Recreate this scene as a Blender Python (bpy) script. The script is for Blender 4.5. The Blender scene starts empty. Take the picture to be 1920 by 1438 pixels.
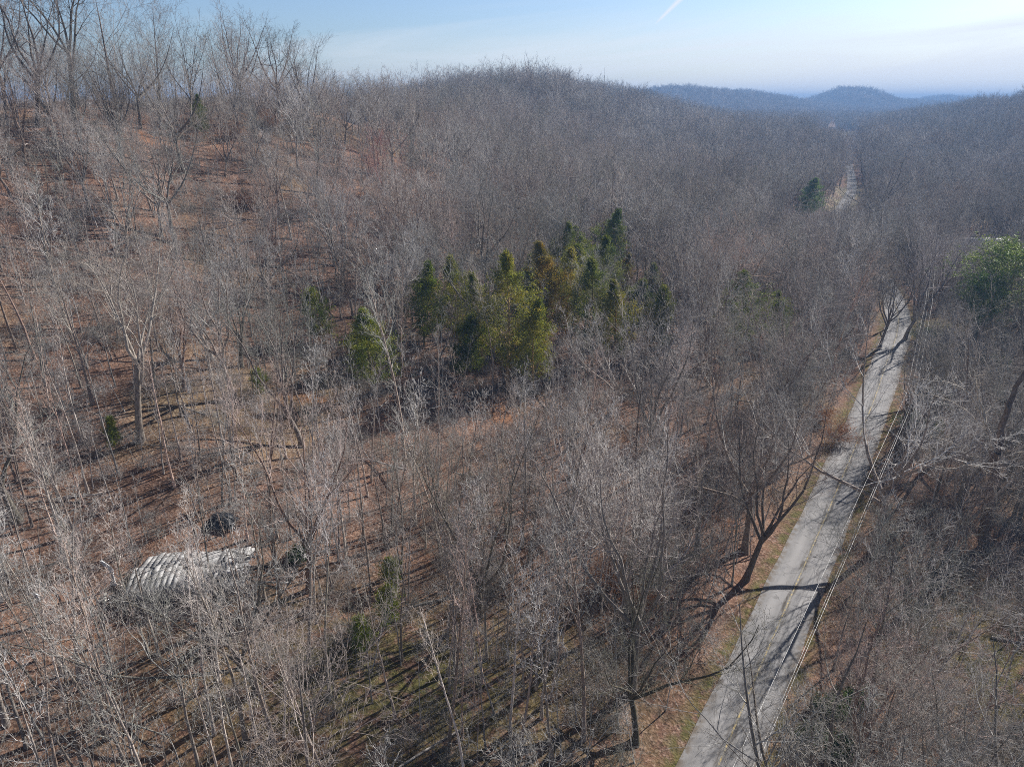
import bpy, math, random
import numpy as np
from mathutils import Vector, Matrix

R = math.radians
random.seed(7)
rng = np.random.default_rng(20240211)
sc = bpy.context.scene
root_col = sc.collection

# ------------------------------------------------------------------ camera
CAM_Z, PITCH = 42.0, R(22.5)
cam_d = bpy.data.cameras.new('camera')
cam_d.sensor_width, cam_d.lens = 36.0, 24.0
cam_d.clip_start, cam_d.clip_end = 0.5, 40000
cam = bpy.data.objects.new('camera', cam_d)
root_col.objects.link(cam)
cam.location = (0, 0, CAM_Z)
cam.rotation_euler = (R(90) - PITCH, 0, 0)
sc.camera = cam

# ------------------------------------------------------------------ light
SUN_AZ, SUN_EL = R(50), R(34)            # clockwise from the view direction
world = bpy.data.worlds.new('World')
sc.world = world
world.use_nodes = True
wn, wl = world.node_tree.nodes, world.node_tree.links
wn.clear()
w_out = wn.new('ShaderNodeOutputWorld')
w_bg = wn.new('ShaderNodeBackground')
w_bg.inputs['Strength'].default_value = 0.052
sky = wn.new('ShaderNodeTexSky')
sky.sky_type = 'NISHITA'
sky.sun_disc = False
sky.sun_elevation, sky.sun_rotation = SUN_EL, SUN_AZ
sky.altitude, sky.air_density, sky.dust_density, sky.ozone_density = 200, 1.0, 1.2, 1.5
wl.new(w_bg.outputs[0], w_out.inputs['Surface'])

sun_d = bpy.data.lights.new('sun', 'SUN')
sun_d.energy, sun_d.angle, sun_d.color = 5.0, R(0.5), (1.0, 0.965, 0.92)
sun = bpy.data.objects.new('sun', sun_d)
root_col.objects.link(sun)
SUN_DIR = Vector((math.sin(SUN_AZ) * math.cos(SUN_EL), math.cos(SUN_AZ) * math.cos(SUN_EL), math.sin(SUN_EL)))
sun.rotation_euler = (-SUN_DIR).to_track_quat('-Z', 'Y').to_euler()
sc.view_settings.view_transform = 'Standard'
sc.view_settings.look = 'None'
sc.view_settings.exposure = 0.5
sc.cycles.max_bounces = 5
sc.cycles.diffuse_bounces = 2
sc.cycles.transparent_max_bounces = 4
sc.cycles.volume_bounces = 0
sc.cycles.use_denoising = False
sc.cycles.filter_width = 0.95
sc.cycles.use_adaptive_sampling = False
sc.cycles.sample_clamp_indirect = 4


# thin high cloud painted into the dome itself, by direction
def wmath(op, a, b=None, clamp=False):
    n = wn.new('ShaderNodeMath'); n.operation = op; n.use_clamp = clamp
    for k, v in enumerate((a, b)):
        if v is None: continue
        if isinstance(v, (int, float)): n.inputs[k].default_value = v
        else: wl.new(v, n.inputs[k])
    return n.outputs[0]


wtc = wn.new('ShaderNodeTexCoord')
wsep = wn.new('ShaderNodeSeparateXYZ'); wl.new(wtc.outputs['Generated'], wsep.inputs[0])
wx, wy, wz = wsep.outputs
wyc = wmath('MAXIMUM', wy, 0.05)
az_ = wmath('DIVIDE', wx, wyc)                 # tan of azimuth
el_ = wmath('DIVIDE', wz, wyc)
# warped streaks for cirrus
wcomb = wn.new('ShaderNodeCombineXYZ')
wl.new(wmath('MULTIPLY', az_, 1.1), wcomb.inputs[0])
wl.new(wmath('MULTIPLY', wmath('SUBTRACT', el_, wmath('MULTIPLY', az_, 0.09)), 14.0), wcomb.inputs[1])
wno = wn.new('ShaderNodeTexNoise'); wno.inputs['Scale'].default_value = 1.6; wno.inputs['Detail'].default_value = 7
wno.inputs['Roughness'].default_value = 0.55
wno.inputs['Distortion'].default_value = 0.6
wl.new(wcomb.outputs[0], wno.inputs['Vector'])
# veil: thick near the horizon and to the right, thin to the upper left
veil = wmath('SUBTRACT', wmath('ADD', 0.052, wmath('MULTIPLY', az_, 0.085)), el_)
veil = wmath('ADD', wmath('MULTIPLY', veil, 20.0), wmath('MULTIPLY', wmath('SUBTRACT', wno.outputs['Fac'], 0.5), 4.5))
wr = wn.new('ShaderNodeMapRange'); wr.interpolation_type = 'SMOOTHSTEP'
wr.inputs['From Min'].default_value, wr.inputs['From Max'].default_value = -1.3, 1.3
wr.inputs['To Max'].default_value = 0.93
wl.new(veil, wr.inputs['Value'])
# contrail
c0, c1 = (0.1823, 0.0879), (0.216, 0.1197)
cx, cy = c1[0] - c0[0], c1[1] - c0[1]
cl_ = math.hypot(cx, cy); cx /= cl_; cy /= cl_
px_ = wmath('SUBTRACT', az_, c0[0]); py_ = wmath('SUBTRACT', el_, c0[1])
along = wmath('ADD', wmath('MULTIPLY', px_, cx), wmath('MULTIPLY', py_, cy))
across = wmath('ABSOLUTE', wmath('SUBTRACT', wmath('MULTIPLY', px_, cy), wmath('MULTIPLY', py_, cx)))
wid = wmath('ADD', wmath('MULTIPLY', along, 0.05), 0.0022)
trail = wmath('SUBTRACT', 1.0, wmath('DIVIDE', across, wid), True)
trail = wmath('MULTIPLY', trail, wmath('MULTIPLY', wmath('MULTIPLY', along, 60.0, True), 0.95))
wmask = wmath('MULTIPLY', wmath('MAXIMUM', wr.outputs[0], trail), wmath('MULTIPLY', wy, 4.0, True))
wmix = wn.new('ShaderNodeMix'); wmix.data_type = 'RGBA'
wl.new(wmask, wmix.inputs['Factor'])
wtint = wn.new('ShaderNodeMix'); wtint.data_type = 'RGBA'; wtint.blend_type = 'MULTIPLY'
wtint.inputs['Factor'].default_value = 1.0
wl.new(sky.outputs[0], wtint.inputs['A'])
wtint.inputs['B'].default_value = (1.3, 1.5, 1.85, 1)
wl.new(wtint.outputs['Result'], wmix.inputs['A'])
wmix.inputs['B'].default_value = (12.0, 12.7, 13.8, 1)
wzen = wn.new('ShaderNodeMapRange'); wzen.interpolation_type = 'SMOOTHSTEP'
wl.new(wz, wzen.inputs['Value'])
for k_, q_ in zip(('From Min', 'From Max', 'To Min', 'To Max'), (.10, .55, 1.0, .26)): wzen.inputs[k_].default_value = q_
wfin = wn.new('ShaderNodeVectorMath'); wfin.operation = 'SCALE'
wl.new(wmix.outputs['Result'], wfin.inputs[0]); wl.new(wzen.outputs[0], wfin.inputs['Scale'])
wl.new(wfin.outputs[0], w_bg.inputs['Color'])

# ------------------------------------------------------------------ terrain maths
ctrl = np.array([(-120, -150), (-60, -75), (-30, -34), (14, 33), (40, 72), (62, 106), (84, 144), (106, 205), (133, 281), (174, 361),
                 (236, 500), (330, 720), (444, 1009), (560, 1300), (640, 1700), (700, 2300)], float)


def catmull(P, step=2.0):
    out = []
    Q = np.vstack([2 * P[0] - P[1], P, 2 * P[-1] - P[-2]])
    for i in range(1, len(Q) - 2):
        p0, p1, p2, p3 = Q[i - 1], Q[i], Q[i + 1], Q[i + 2]
        n = max(2, int(np.linalg.norm(p2 - p1) / step))
        t = np.linspace(0, 1, n, endpoint=False)[:, None]
        out.append(0.5 * (2 * p1 + (p2 - p0) * t + (2 * p0 - 5 * p1 + 4 * p2 - p3) * t ** 2 + (3 * p1 - p0 - 3 * p2 + p3) * t ** 3))
    out.append(P[-1:])
    return np.vstack(out)


RD = catmull(ctrl)
seg = np.diff(RD, axis=0)
RS = np.concatenate([[0], np.cumsum(np.linalg.norm(seg, axis=1))])
i0 = np.argmin(np.linalg.norm(RD - np.array([14, 33]), axis=1))
RS = RS - RS[i0]
RT = np.gradient(RD, axis=0); RT /= np.linalg.norm(RT, axis=1)[:, None]
RDc, RSc, RTc = RD[::3], RS[::3], RT[::3]


def road_sd(x, y):
    """s along the road, d signed offset (left positive)."""
    x = np.asarray(x, float).ravel(); y = np.asarray(y, float).ravel()
    s = np.empty_like(x); d = np.empty_like(x)
    for a in range(0, len(x), 20000):
        X = x[a:a + 20000, None] - RDc[None, :, 0]; Y = y[a:a + 20000, None] - RDc[None, :, 1]
        k = np.argmin(X * X + Y * Y, axis=1)
        r = np.arange(len(k)); dx, dy = X[r, k], Y[r, k]
        tx, ty = RTc[k, 0], RTc[k, 1]
        s[a:a + 20000] = RSc[k] + dx * tx + dy * ty
        d[a:a + 20000] = -(dx * ty - dy * tx)
    return s, d


LS = [-200, 0, 60, 110, 180, 260, 350, 430, 520, 620, 760, 950, 1200, 2500]
LR = [40, 41.5, 42, 38, 33, 36, 39, 38, 36, 32, 20, 8, 4, 4]
LD = [125, 125, 127, 132, 140, 155, 178, 192, 196, 190, 180, 170, 200, 300]
RRs = [-200, 0, 120, 250, 350, 450, 600, 800, 950, 1150, 1400, 2500]
RRr = [4, 4, 5, 10, 20, 26, 29, 30, 24, 9, 5, 5]
RRd = [120, 120, 130, 190, 220, 205, 185, 170, 155, 170, 200, 300]
tt = np.linspace(0, 3, 301)
fL = np.interp(tt, [0, .04, .25, .5, .65, .8, .95, 1.1, 1.5, 3], [0, .005, .045, .17, .32, .58, .88, 1.0, .75, .2])
fL = np.convolve(np.pad(fL, 6, 'edge'), np.ones(13) / 13, 'valid')
fR = np.interp(tt, [0, .1, .3, .5, .7, .9, 1.05, 1.5, 3], [0, .01, .12, .35, .65, .9, 1.0, 1.0, .8])
fR = np.convolve(np.pad(fR, 6, 'edge'), np.ones(13) / 13, 'valid')


def azpt(px, dist):
    u = (px - 960) / 1280 / 1.0824
    return u * dist, dist


HILLS = []      # (x, y, height, rx, ry, rot)
for px, dist, hgt, rx, ry in ((1290, 2000, 41, 150, 330), (1170, 1950, 29, 200, 330), (1395, 2150, 35, 120, 300), (1470, 2250, 22, 130, 280),
                              (1600, 2400, 50, 72, 260), (1545, 2450, 22, 90, 260), (1668, 2450, 24, 95, 260), (1775, 3000, 42, 130, 300), (1900, 2300, 12, 250, 300),
                              (1380, 3600, 12, 500, 300), (2150, 1800, 30, 300, 300)):
    x, y = azpt(px, dist)
    HILLS.append((x, y, hgt, rx, ry))


def height(x, y):
    shp = np.shape(x)
    x = np.asarray(x, float).ravel(); y = np.asarray(y, float).ravel()
    s, d = road_sd(x, y)
    a = np.abs(d)
    tl = np.interp(a / np.interp(s, LS, LD), tt, fL) * np.interp(s, LS, LR)
    tr = np.interp(a / np.interp(s, RRs, RRd), tt, fR) * np.interp(s, RRs, RRr)
    z = np.where(d > 0, tl, tr)
    far = np.clip((y - 900) / 500, 0, 1)
    z = z * (1 - far * 0.8)
    for hx, hy, hh, rx, ry in HILLS:
        q = ((x - hx) / rx) ** 2 + ((y - hy) / ry) ** 2
        z = z + hh * np.exp(-q * 0.9)
    # rolling ground
    k = np.clip((a - 7) / 25, 0, 1)
    z = z + k * (0.8 * np.sin(x * .09 + 1.3) * np.sin(y * .073 + .4) + 0.45 * np.sin(x * .21 + y * .13) + 0.25 * np.sin(x * .43 - y * .37 + 2))
    kf = np.clip((y - 250) / 300, 0, 1) * np.clip(a / 200, 0, 1)
    z = z + kf * 2.6 * (np.sin(x * .031 + 2) * np.sin(y * .027) + .5 * np.sin(x * .07 + y * .055))
    # verge: shallow ditch then bank on the left, soft fall on the right
    ditch = np.exp(-((d - 4.3) / 0.7) ** 2) * -0.4 + np.clip((d - 4.6) / 2.0, 0, 1) * 0.75
    ditch = ditch + np.where(d < -3.2, -0.5 * np.clip((-d - 3.2) / 3, 0, 1), 0)
    z = z + ditch
    # the road bed itself is level across
    z = np.where(a < 3.3, -0.06, z)
    return z.reshape(shp)


CP, SP = math.cos(PITCH), math.sin(PITCH)


def project(x, y, z):
    """photo pixels (1920 wide) and depth"""
    x, y, z = np.asarray(x, float), np.asarray(y, float), np.asarray(z, float)
    dep = y * CP - (z - CAM_Z) * SP
    dd = np.maximum(dep, 0.1)
    return 960 + 1280 * x / dd, 719 - 1280 * (y * SP + (z - CAM_Z) * CP) / dd, dep


def ground_at(px, py):
    """the terrain point seen at a photo pixel"""
    u, v = (px - 960) / 1280, (719 - py) / 1280
    dy, dz = CP + v * SP, -(SP - v * CP)
    t = np.arange(20, 2500, 1.0)
    X, Y, Z = u * t, dy * t, CAM_Z + dz * t
    below = np.nonzero(Z < height(X, Y))[0]
    if not len(below): return None
    k = below[0]
    return float(X[k]), float(Y[k])


def hz(x, y):
    return float(height(np.array([x]), np.array([y]))[0])


# ------------------------------------------------------------------ helpers
def mesh_from(name, V, F, mats=(), mat_idx=None, smooth=False):
    """F: (n,3) or (n,4) array, or list of such arrays"""
    me = bpy.data.meshes.new(name)
    if not isinstance(F, list): F = [F]
    V = np.asarray(V, np.float32)
    tot = sum(len(f) for f in F)
    loops = np.concatenate([np.asarray(f, np.int32).ravel() for f in F])
    sizes = np.concatenate([np.full(len(f), np.asarray(f).shape[1], np.int32) for f in F])
    starts = np.concatenate([[0], np.cumsum(sizes)[:-1]]).astype(np.int32)
    me.vertices.add(len(V)); me.vertices.foreach_set('co', V.ravel())
    me.loops.add(len(loops)); me.loops.foreach_set('vertex_index', loops)
    me.polygons.add(tot)
    me.polygons.foreach_set('loop_start', starts)
    me.polygons.foreach_set('loop_total', sizes)
    for m in mats: me.materials.append(m)
    if mat_idx is not None: me.polygons.foreach_set('material_index', np.asarray(mat_idx, np.int32))
    if smooth: me.polygons.foreach_set('use_smooth', np.ones(tot, bool))
    me.update(calc_edges=True)
    me.validate()
    return me


def link(name, me, parent=None, loc=None, col=root_col):
    o = bpy.data.objects.new(name, me)
    col.objects.link(o)
    if parent is not None: o.parent = parent
    if loc is not None: o.location = loc
    return o


def tag(o, label=None, cat=None, group=None, kind=None):
    if label: o['label'] = label
    if cat: o['category'] = cat
    if group: o['group'] = group
    if kind: o['kind'] = kind
    return o


def empty(name, loc, rz=0.0, label=None, cat=None, group=None):
    o = bpy.data.objects.new(name, None)
    root_col.objects.link(o)
    o.empty_display_size = 0.3
    o.location = loc; o.rotation_euler = (0, 0, rz)
    return tag(o, label, cat, group)


class Nodes:
    def __init__(s, name):
        s.m = bpy.data.materials.new(name); s.m.use_nodes = True
        s.n, s.l = s.m.node_tree.nodes, s.m.node_tree.links
        s.b = s.n['Principled BSDF']
        s.b.inputs['Specular IOR Level'].default_value = 0.25

    def new(s, t, **k):
        n = s.n.new(t)
        for a, v in k.items(): setattr(n, a, v)
        return n

    def put(s, sock, v):
        if isinstance(v, bpy.types.NodeSocket): s.l.new(v, sock)
        else: sock.default_value = v

    def noise(s, vec, scale, detail=4, rough=.6, w=0, dist=0):
        n = s.new('ShaderNodeTexNoise'); s.l.new(vec, n.inputs['Vector'])
        n.inputs['Scale'].default_value = scale; n.inputs['Detail'].default_value = detail
        n.inputs['Roughness'].default_value = rough; n.inputs['Distortion'].default_value = dist
        return n.outputs['Fac']

    def ramp(s, fac, stops, interp='LINEAR'):
        n = s.new('ShaderNodeValToRGB'); s.put(n.inputs[0], fac)
        n.color_ramp.interpolation = interp
        e = n.color_ramp.elements
        while len(e) < len(stops): e.new(0.5)
        for k, (p, c) in enumerate(stops):
            e[k].position = p; e[k].color = (*c, 1) if len(c) == 3 else c
        return n.outputs[0]

    def mix(s, f, a, b, blend='MIX'):
        n = s.new('ShaderNodeMix', data_type='RGBA', blend_type=blend)
        s.put(n.inputs['Factor'], f)
        s.put(n.inputs['A'], (*a, 1) if isinstance(a, tuple) else a)
        s.put(n.inputs['B'], (*b, 1) if isinstance(b, tuple) else b)
        return n.outputs['Result']

    def math(s, op, a, b=0.0, clamp=False):
        n = s.new('ShaderNodeMath', operation=op, use_clamp=clamp)
        s.put(n.inputs[0], a); s.put(n.inputs[1], b)
        return n.outputs[0]

    def rng(s, v, a, b, c=0.0, d=1.0):
        n = s.new('ShaderNodeMapRange', interpolation_type='SMOOTHSTEP')
        s.put(n.inputs['Value'], v)
        for k, q in zip(('From Min', 'From Max', 'To Min', 'To Max'), (a, b, c, d)): n.inputs[k].default_value = q
        return n.outputs[0]

    def bump(s, h, strength, dist):
        n = s.new('ShaderNodeBump'); s.put(n.inputs['Height'], h)
        n.inputs['Strength'].default_value = strength; n.inputs['Distance'].default_value = dist
        s.l.new(n.outputs[0], s.b.inputs['Normal'])

    def color(s, c): s.put(s.b.inputs['Base Color'], (*c, 1) if isinstance(c, tuple) else c)

    def rough(s, v): s.put(s.b.inputs['Roughness'], v)


# ------------------------------------------------------------------ materials
def bark_mat(name, dark, light, streak=2.2, obj_tint=True):
    m = Nodes(name)
    tc = m.new('ShaderNodeTexCoord')
    oi = m.new('ShaderNodeObjectInfo')
    mp = m.new('ShaderNodeMapping'); mp.inputs['Scale'].default_value = (1, 1, .22)
    m.l.new(tc.outputs['Object'], mp.inputs[0])
    a = m.noise(mp.outputs[0], streak * 3, 5, .65)
    c = m.ramp(a, [(.3, dark), (.7, light)])
    # grey, pinkish and olive individuals
    hue = m.ramp(oi.outputs['Random'], [(0, (1.1, 1.0, .93)), (.18, (.66, .65, .62)), (.36, (1.12, 1.1, 1.08)), (.54, (.55, .56, .5)), (.72, (1.0, .86, .78)), (.86, (.8, .76, .76)), (1, (1.45, 1.42, 1.38))])
    c = m.mix(1.0, c, hue, 'MULTIPLY')
    c = m.mix(1.0, c, oi.outputs['Color'], 'MULTIPLY')
    m.color(c); m.rough(.85)
    return m.m


M_TRUNK = bark_mat('bark', (.13, .11, .09), (.45, .40, .36), 3.0)
M_TWIG = bark_mat('twig_bark', (.21, .197, .187), (.70, .68, .66), 1.4)
M_PALE = bark_mat('pale_bark', (.30, .265, .22), (.74, .71, .66))


def leaf_mat(name, a, b, c, scale=.8, trans=0.0):
    m = Nodes(name)
    tc = m.new('ShaderNodeTexCoord'); oi = m.new('ShaderNodeObjectInfo')
    n = m.noise(tc.outputs['Object'], scale, 3)
    n2 = m.noise(tc.outputs['Object'], scale * 9, 2)
    col = m.ramp(m.math('ADD', m.math('MULTIPLY', n, .6), m.math('MULTIPLY', n2, .4)), [(.34, a), (.5, b), (.66, c)])
    col = m.mix(1.0, col, oi.outputs['Color'], 'MULTIPLY')
    m.color(col); m.rough(.6)
    tr_ = m.new('ShaderNodeBsdfTranslucent'); m.l.new(col, tr_.inputs['Color'])
    mx_ = m.new('ShaderNodeMixShader'); mx_.inputs[0].default_value = .3
    m.l.new(m.b.outputs[0], mx_.inputs[1]); m.l.new(tr_.outputs[0], mx_.inputs[2]); m.l.new(mx_.outputs[0], m.n['Material Output'].inputs['Surface'])
    return m.m


M_CEDAR = leaf_mat('cedar_foliage', (.07, .115, .024), (.17, .22, .036), (.36, .32, .065), .35)
M_PINE = leaf_mat('pine_foliage', (.07, .12, .028), (.14, .205, .04), (.33, .37, .075), .5)
M_SHRUB = leaf_mat('evergreen_leaves', (.035, .07, .018), (.06, .11, .03), (.12, .15, .05), 1.5)
M_RUSSET = leaf_mat('russet_leaves', (.20, .085, .035), (.34, .15, .06), (.46, .24, .11), 1.2)


def litter_mat():
    m = Nodes('leaf_litter')
    tc = m.new('ShaderNodeTexCoord'); P = tc.outputs['Object']
    at = m.new('ShaderNodeAttribute', attribute_name='zone'); zr = m.new('ShaderNodeSeparateColor')
    m.l.new(at.outputs['Color'], zr.inputs[0])
    big = m.noise(P, .035, 4, .55)
    mid = m.noise(P, .28, 5, .6)
    fine = m.noise(P, 2.2, 6, .75)
    vo = m.new('ShaderNodeTexVoronoi', feature='F1'); m.l.new(P, vo.inputs['Vector']); vo.inputs['Scale'].default_value = 5.5
    leaf = m.ramp(vo.outputs['Color'], [(.1, (.075, .05, .04)), (.35, (.17, .108, .082)), (.6, (.27, .175, .13)), (.85, (.46, .34, .27))])
    wide = m.ramp(m.math('ADD', m.math('MULTIPLY', mid, .6), m.math('MULTIPLY', fine, .4)),
                  [(.34, (.05, .034, .027)), (.46, (.16, .088, .06)), (.56, (.31, .16, .10)), (.7, (.47, .29, .20))])
    c = m.mix(.5, wide, leaf)
    c = m.mix(m.rng(big, .5, .68), c, m.mix(1.0, c, (.86, 1.0, .86), 'MULTIPLY'))        # duller olive brown patches
    c = m.mix(m.math('MULTIPLY', m.rng(m.noise(P, .12, 3), .6, .72), .5), c, (.44, .20, .09))        # fresh orange leaves
    # distant forest floor reads purplish brown
    green = m.ramp(m.noise(P, 1.6, 5, .7), [(.3, (.06, .07, .025)), (.55, (.15, .14, .045)), (.75, (.27, .23, .10))])
    gz = m.math('MULTIPLY', zr.outputs[0], m.rng(m.noise(P, .9, 4), .35, .55))
    c = m.mix(gz, c, green)
    pale = m.ramp(m.noise(P, .5, 5, .7), [(.3, (.22, .19, .12)), (.7, (.46, .41, .28))])
    c = m.mix(m.math('MULTIPLY', zr.outputs[1], m.rng(m.noise(P, .4, 4), .2, .5)), c, pale)
    m.color(c); m.rough(.95)
    m.b.inputs['Specular IOR Level'].default_value = .1
    m.bump(m.math('ADD', m.math('MULTIPLY', fine, 1.2), m.math('MULTIPLY', vo.outputs['Distance'], .35)), .8, .2)
    return m.m


M_GROUND = litter_mat()


def asphalt_mat():
    m = Nodes('worn_asphalt')
    uv = m.new('ShaderNodeUVMap', uv_map='road')
    sp = m.new('ShaderNodeSeparateXYZ'); m.l.new(uv.outputs[0], sp.inputs[0])     # x across in m, y along in m
    tc = m.new('ShaderNodeTexCoord'); P = tc.outputs['Object']
    mp = m.new('ShaderNodeMapping'); mp.inputs['Scale'].default_value = (1, .16, 1); m.l.new(uv.outputs[0], mp.inputs[0])
    a = m.noise(mp.outputs[0], 1.2, 5, .6)
    b = m.noise(P, .25, 4)
    c = m.ramp(m.math('ADD', m.math('MULTIPLY', a, .5), m.math('MULTIPLY', b, .5)), [(.36, (.155, .148, .145)), (.48, (.25, .24, .235)), (.6, (.36, .345, .34))])
    g = m.noise(P, 28, 3, .8)
    c = m.mix(.5, c, m.ramp(g, [(.3, (.12, .12, .12)), (.7, (.46, .44, .43))]))
    lane = m.math('ABSOLUTE', m.math('SUBTRACT', m.math('ABSOLUTE', sp.outputs[0]), 1.15))
    c = m.mix(m.math('MULTIPLY', m.math('SUBTRACT', 1.0, m.rng(lane, .1, .55)), .45), c, (.40, .385, .375))
    # oily, crumbled seam along the middle and darker lanes
    xx = m.math('ABSOLUTE', m.math('ADD', sp.outputs[0], m.math('MULTIPLY', m.math('SUBTRACT', b, .5), .9)))
    seam = m.math('SUBTRACT', 1.0, m.rng(xx, .15, .5))
    c = m.mix(m.math('MULTIPLY', seam, m.rng(m.noise(mp.outputs[0], 2.2, 5, .7), .42, .6)), c, (.12, .105, .09))
    edge = m.rng(m.math('ABSOLUTE', sp.outputs[0]), 1.7, 2.4)
    c = m.mix(m.math('MULTIPLY', edge, m.rng(m.noise(P, 1.4, 4), .4, .6)), c, (.17, .135, .10))
    # cracks
    vo = m.new('ShaderNodeTexVoronoi', feature='DISTANCE_TO_EDGE'); vo.inputs['Scale'].default_value = .7
    wv = m.new('ShaderNodeMix', data_type='VECTOR'); wv.inputs['Factor'].default_value = .25
    nz = m.new('ShaderNodeTexNoise'); nz.inputs['Scale'].default_value = 1.5; m.l.new(P, nz.inputs['Vector'])
    m.l.new(P, wv.inputs['A']); m.l.new(nz.outputs['Color'], wv.inputs['B']); m.l.new(wv.outputs['Result'], vo.inputs['Vector'])
    crack = m.math('MULTIPLY', m.math('SUBTRACT', 1.0, m.rng(vo.outputs['Distance'], .0, .03)), m.rng(b, .48, .6))
    c = m.mix(m.math('MULTIPLY', crack, .6), c, (.07, .065, .06))
    m.color(c); m.rough(.85); m.bump(g, .4, .02)
    return m.m


def simple(name, col, rough=.7, var=.25, scale=3.0, metal=0.0, spec=.25, stretch=None):
    m = Nodes(name)
    tc = m.new('ShaderNodeTexCoord'); P = tc.outputs['Object']
    if stretch:
        mp = m.new('ShaderNodeMapping'); mp.inputs['Scale'].default_value = stretch; m.l.new(P, mp.inputs[0]); P = mp.outputs[0]
    n = m.noise(P, scale, 5, .65)
    lo = tuple(max(0, c * (1 - var)) for c in col); hi = tuple(min(1, c * (1 + var)) for c in col)
    m.color(m.ramp(n, [(.3, lo), (.7, hi)])); m.rough(rough)
    m.b.inputs['Metallic'].default_value = metal; m.b.inputs['Specular IOR Level'].default_value = spec
    return m.m


M_ROAD = asphalt_mat()
M_DIRT = simple('gravel_track', (.42, .38, .32), .95, .3, 2.0)
M_WIRE = simple('aluminium_wire', (.80, .78, .74), .45, .08, 2.0)
M_POLE = simple('creosote_pole', (.15, .115, .085), .9, .35, 6, stretch=(1, 1, .1))
M_INSUL = simple('white_porcelain', (.8, .8, .8), .3, .05)
M_GREYWOOD = simple('weathered_boards', (.40, .385, .37), .9, .38, 4, stretch=(.25, 3, 3))
M_DARKWOOD = simple('rotten_wood', (.075, .06, .05), .95, .4, 4)
M_TIN = simple('weathered_roof_sheet', (.46, .45, .44), .9, .35, 1.3)
M_PALEBOARD = simple('pale_board', (.72, .68, .60), .8, .15, 4)
M_WHITE = simple('white_metal', (.78, .79, .80), .5, .1, 1.5)
M_GREYROOF = simple('grey_shingles', (.20, .21, .24), .9, .25, 3)
M_WALL = simple('cream_siding', (.50, .48, .43), .8, .1, 2)
M_DARK = simple('dark_opening', (.02, .02, .022), .4, .2, 2)
M_BLACKPLASTIC = simple('black_tarpaulin', (.03, .032, .038), .45, .4, 3)
M_TEAL = simple('faded_teal_paint', (.06, .10, .13), .5, .3, 2)

# ------------------------------------------------------------------ ground sheet
def spaced(lo, hi, fine_lo, fine_hi, step, grow):
    a = list(np.arange(fine_lo, fine_hi + .01, step))
    q, st = fine_hi, step
    while q < hi: st *= grow; q += st; a.append(q)
    q, st = fine_lo, step; pre = []
    while q > lo: st *= grow; q -= st; pre.append(q)
    return np.array(pre[::-1] + a)


gx = spaced(-9000, 12000, -150, 190, 1.3, 1.045)
gy = spaced(-300, 16000, 10, 330, 1.3, 1.035)
GX, GY = np.meshgrid(gx, gy)
GZ = height(GX, GY)
nx, ny = len(gx), len(gy)
idx = np.arange(nx * ny).reshape(ny, nx)
quads = np.stack([idx[:-1, :-1], idx[:-1, 1:], idx[1:, 1:], idx[1:, :-1]], -1).reshape(-1, 4)
me = mesh_from('ground', np.stack([GX, GY, GZ], -1).reshape(-1, 3), quads, [M_GROUND], smooth=True)
gs, gd = road_sd(GX, GY)
zone = np.zeros((nx * ny, 4), np.float32); zone[:, 3] = 1
# R: green verge and undergrowth; G: pale open grass
verge = np.exp(-((gd - 2.8) / .55) ** 2) * 1.0 + np.exp(-((gd + 2.8) / .5) ** 2) * .9
gxx, gyy = GX.ravel(), GY.ravel()


def blob(cx, cy, rx, ry): return np.exp(-(((gxx - cx) / rx) ** 2 + ((gyy - cy) / ry) ** 2))


GREEN = [(-8, 38, 16, 9), (88, 132, 7, 7), (70, 68, 10, 9), (92, 96, 12, 12), (118, 128, 12, 15), (40, 40, 8, 14)]
for g in GREEN: verge = verge + .9 * blob(*g)
zone[:, 0] = np.clip(verge, 0, 1)
PALE = [(76, 66, 12, 16), (150, 205, 26, 12), (195, 262, 40, 12), (136, 290, 7, 12), (149, 312, 7, 14), (163, 338, 7, 14), (172, 358, 7, 10), (436, 985, 40, 70), (470, 1040, 30, 40), (180, 180, 20, 20)]
pz = np.zeros(nx * ny)
for g in PALE: pz = pz + 1.2 * blob(*g)
zone[:, 1] = np.clip(pz, 0, 1)
at = me.color_attributes.new('zone', 'FLOAT_COLOR', 'POINT')
at.data.foreach_set('color', zone.ravel())
tag(link('ground', me), kind='structure')


# ------------------------------------------------------------------ road
def ribbon(name, s0, s1, offs, mat, zoff, wobble=0.0, step=1.0):
    ss = np.arange(s0, s1, step)
    X = np.interp(ss, RS, RD[:, 0]); Y = np.interp(ss, RS, RD[:, 1])
    T = np.stack([np.gradient(X), np.gradient(Y)], 1); T /= np.linalg.norm(T, axis=1)[:, None]
    N = np.stack([-T[:, 1], T[:, 0]], 1)
    V, UV = [], []
    for j, o in enumerate(offs):
        oo = np.full(len(ss), float(o))
        if wobble and j in (0, len(offs) - 1):
            oo += wobble * ( np.sin(ss * .7 + 2 * o) + 1.2 * np.sin(ss * .23 + o))
        V.append(np.stack([X + N[:, 0] * oo, Y + N[:, 1] * oo, np.full(len(ss), zoff)], 1)); UV.append(np.stack([-oo, ss], 1))
    n = len(ss); k = len(offs)
    V = np.stack(V, 1).reshape(-1, 3); UV = np.stack(UV, 1).reshape(-1, 2)
    ii = np.arange(n * k).reshape(n, k)
    F = np.stack([ii[:-1, :-1], ii[1:, :-1], ii[1:, 1:], ii[:-1, 1:]], -1).reshape(-1, 4)[:, ::-1]
    me = mesh_from(name, V, F, [mat])
    uv = me.uv_layers.new(name='road')
    li = np.empty(len(me.loops), np.int32); me.loops.foreach_get('vertex_index', li)
    uv.data.foreach_set('uv', UV[li].astype(np.float32).ravel())
    return link(name, me)


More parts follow.
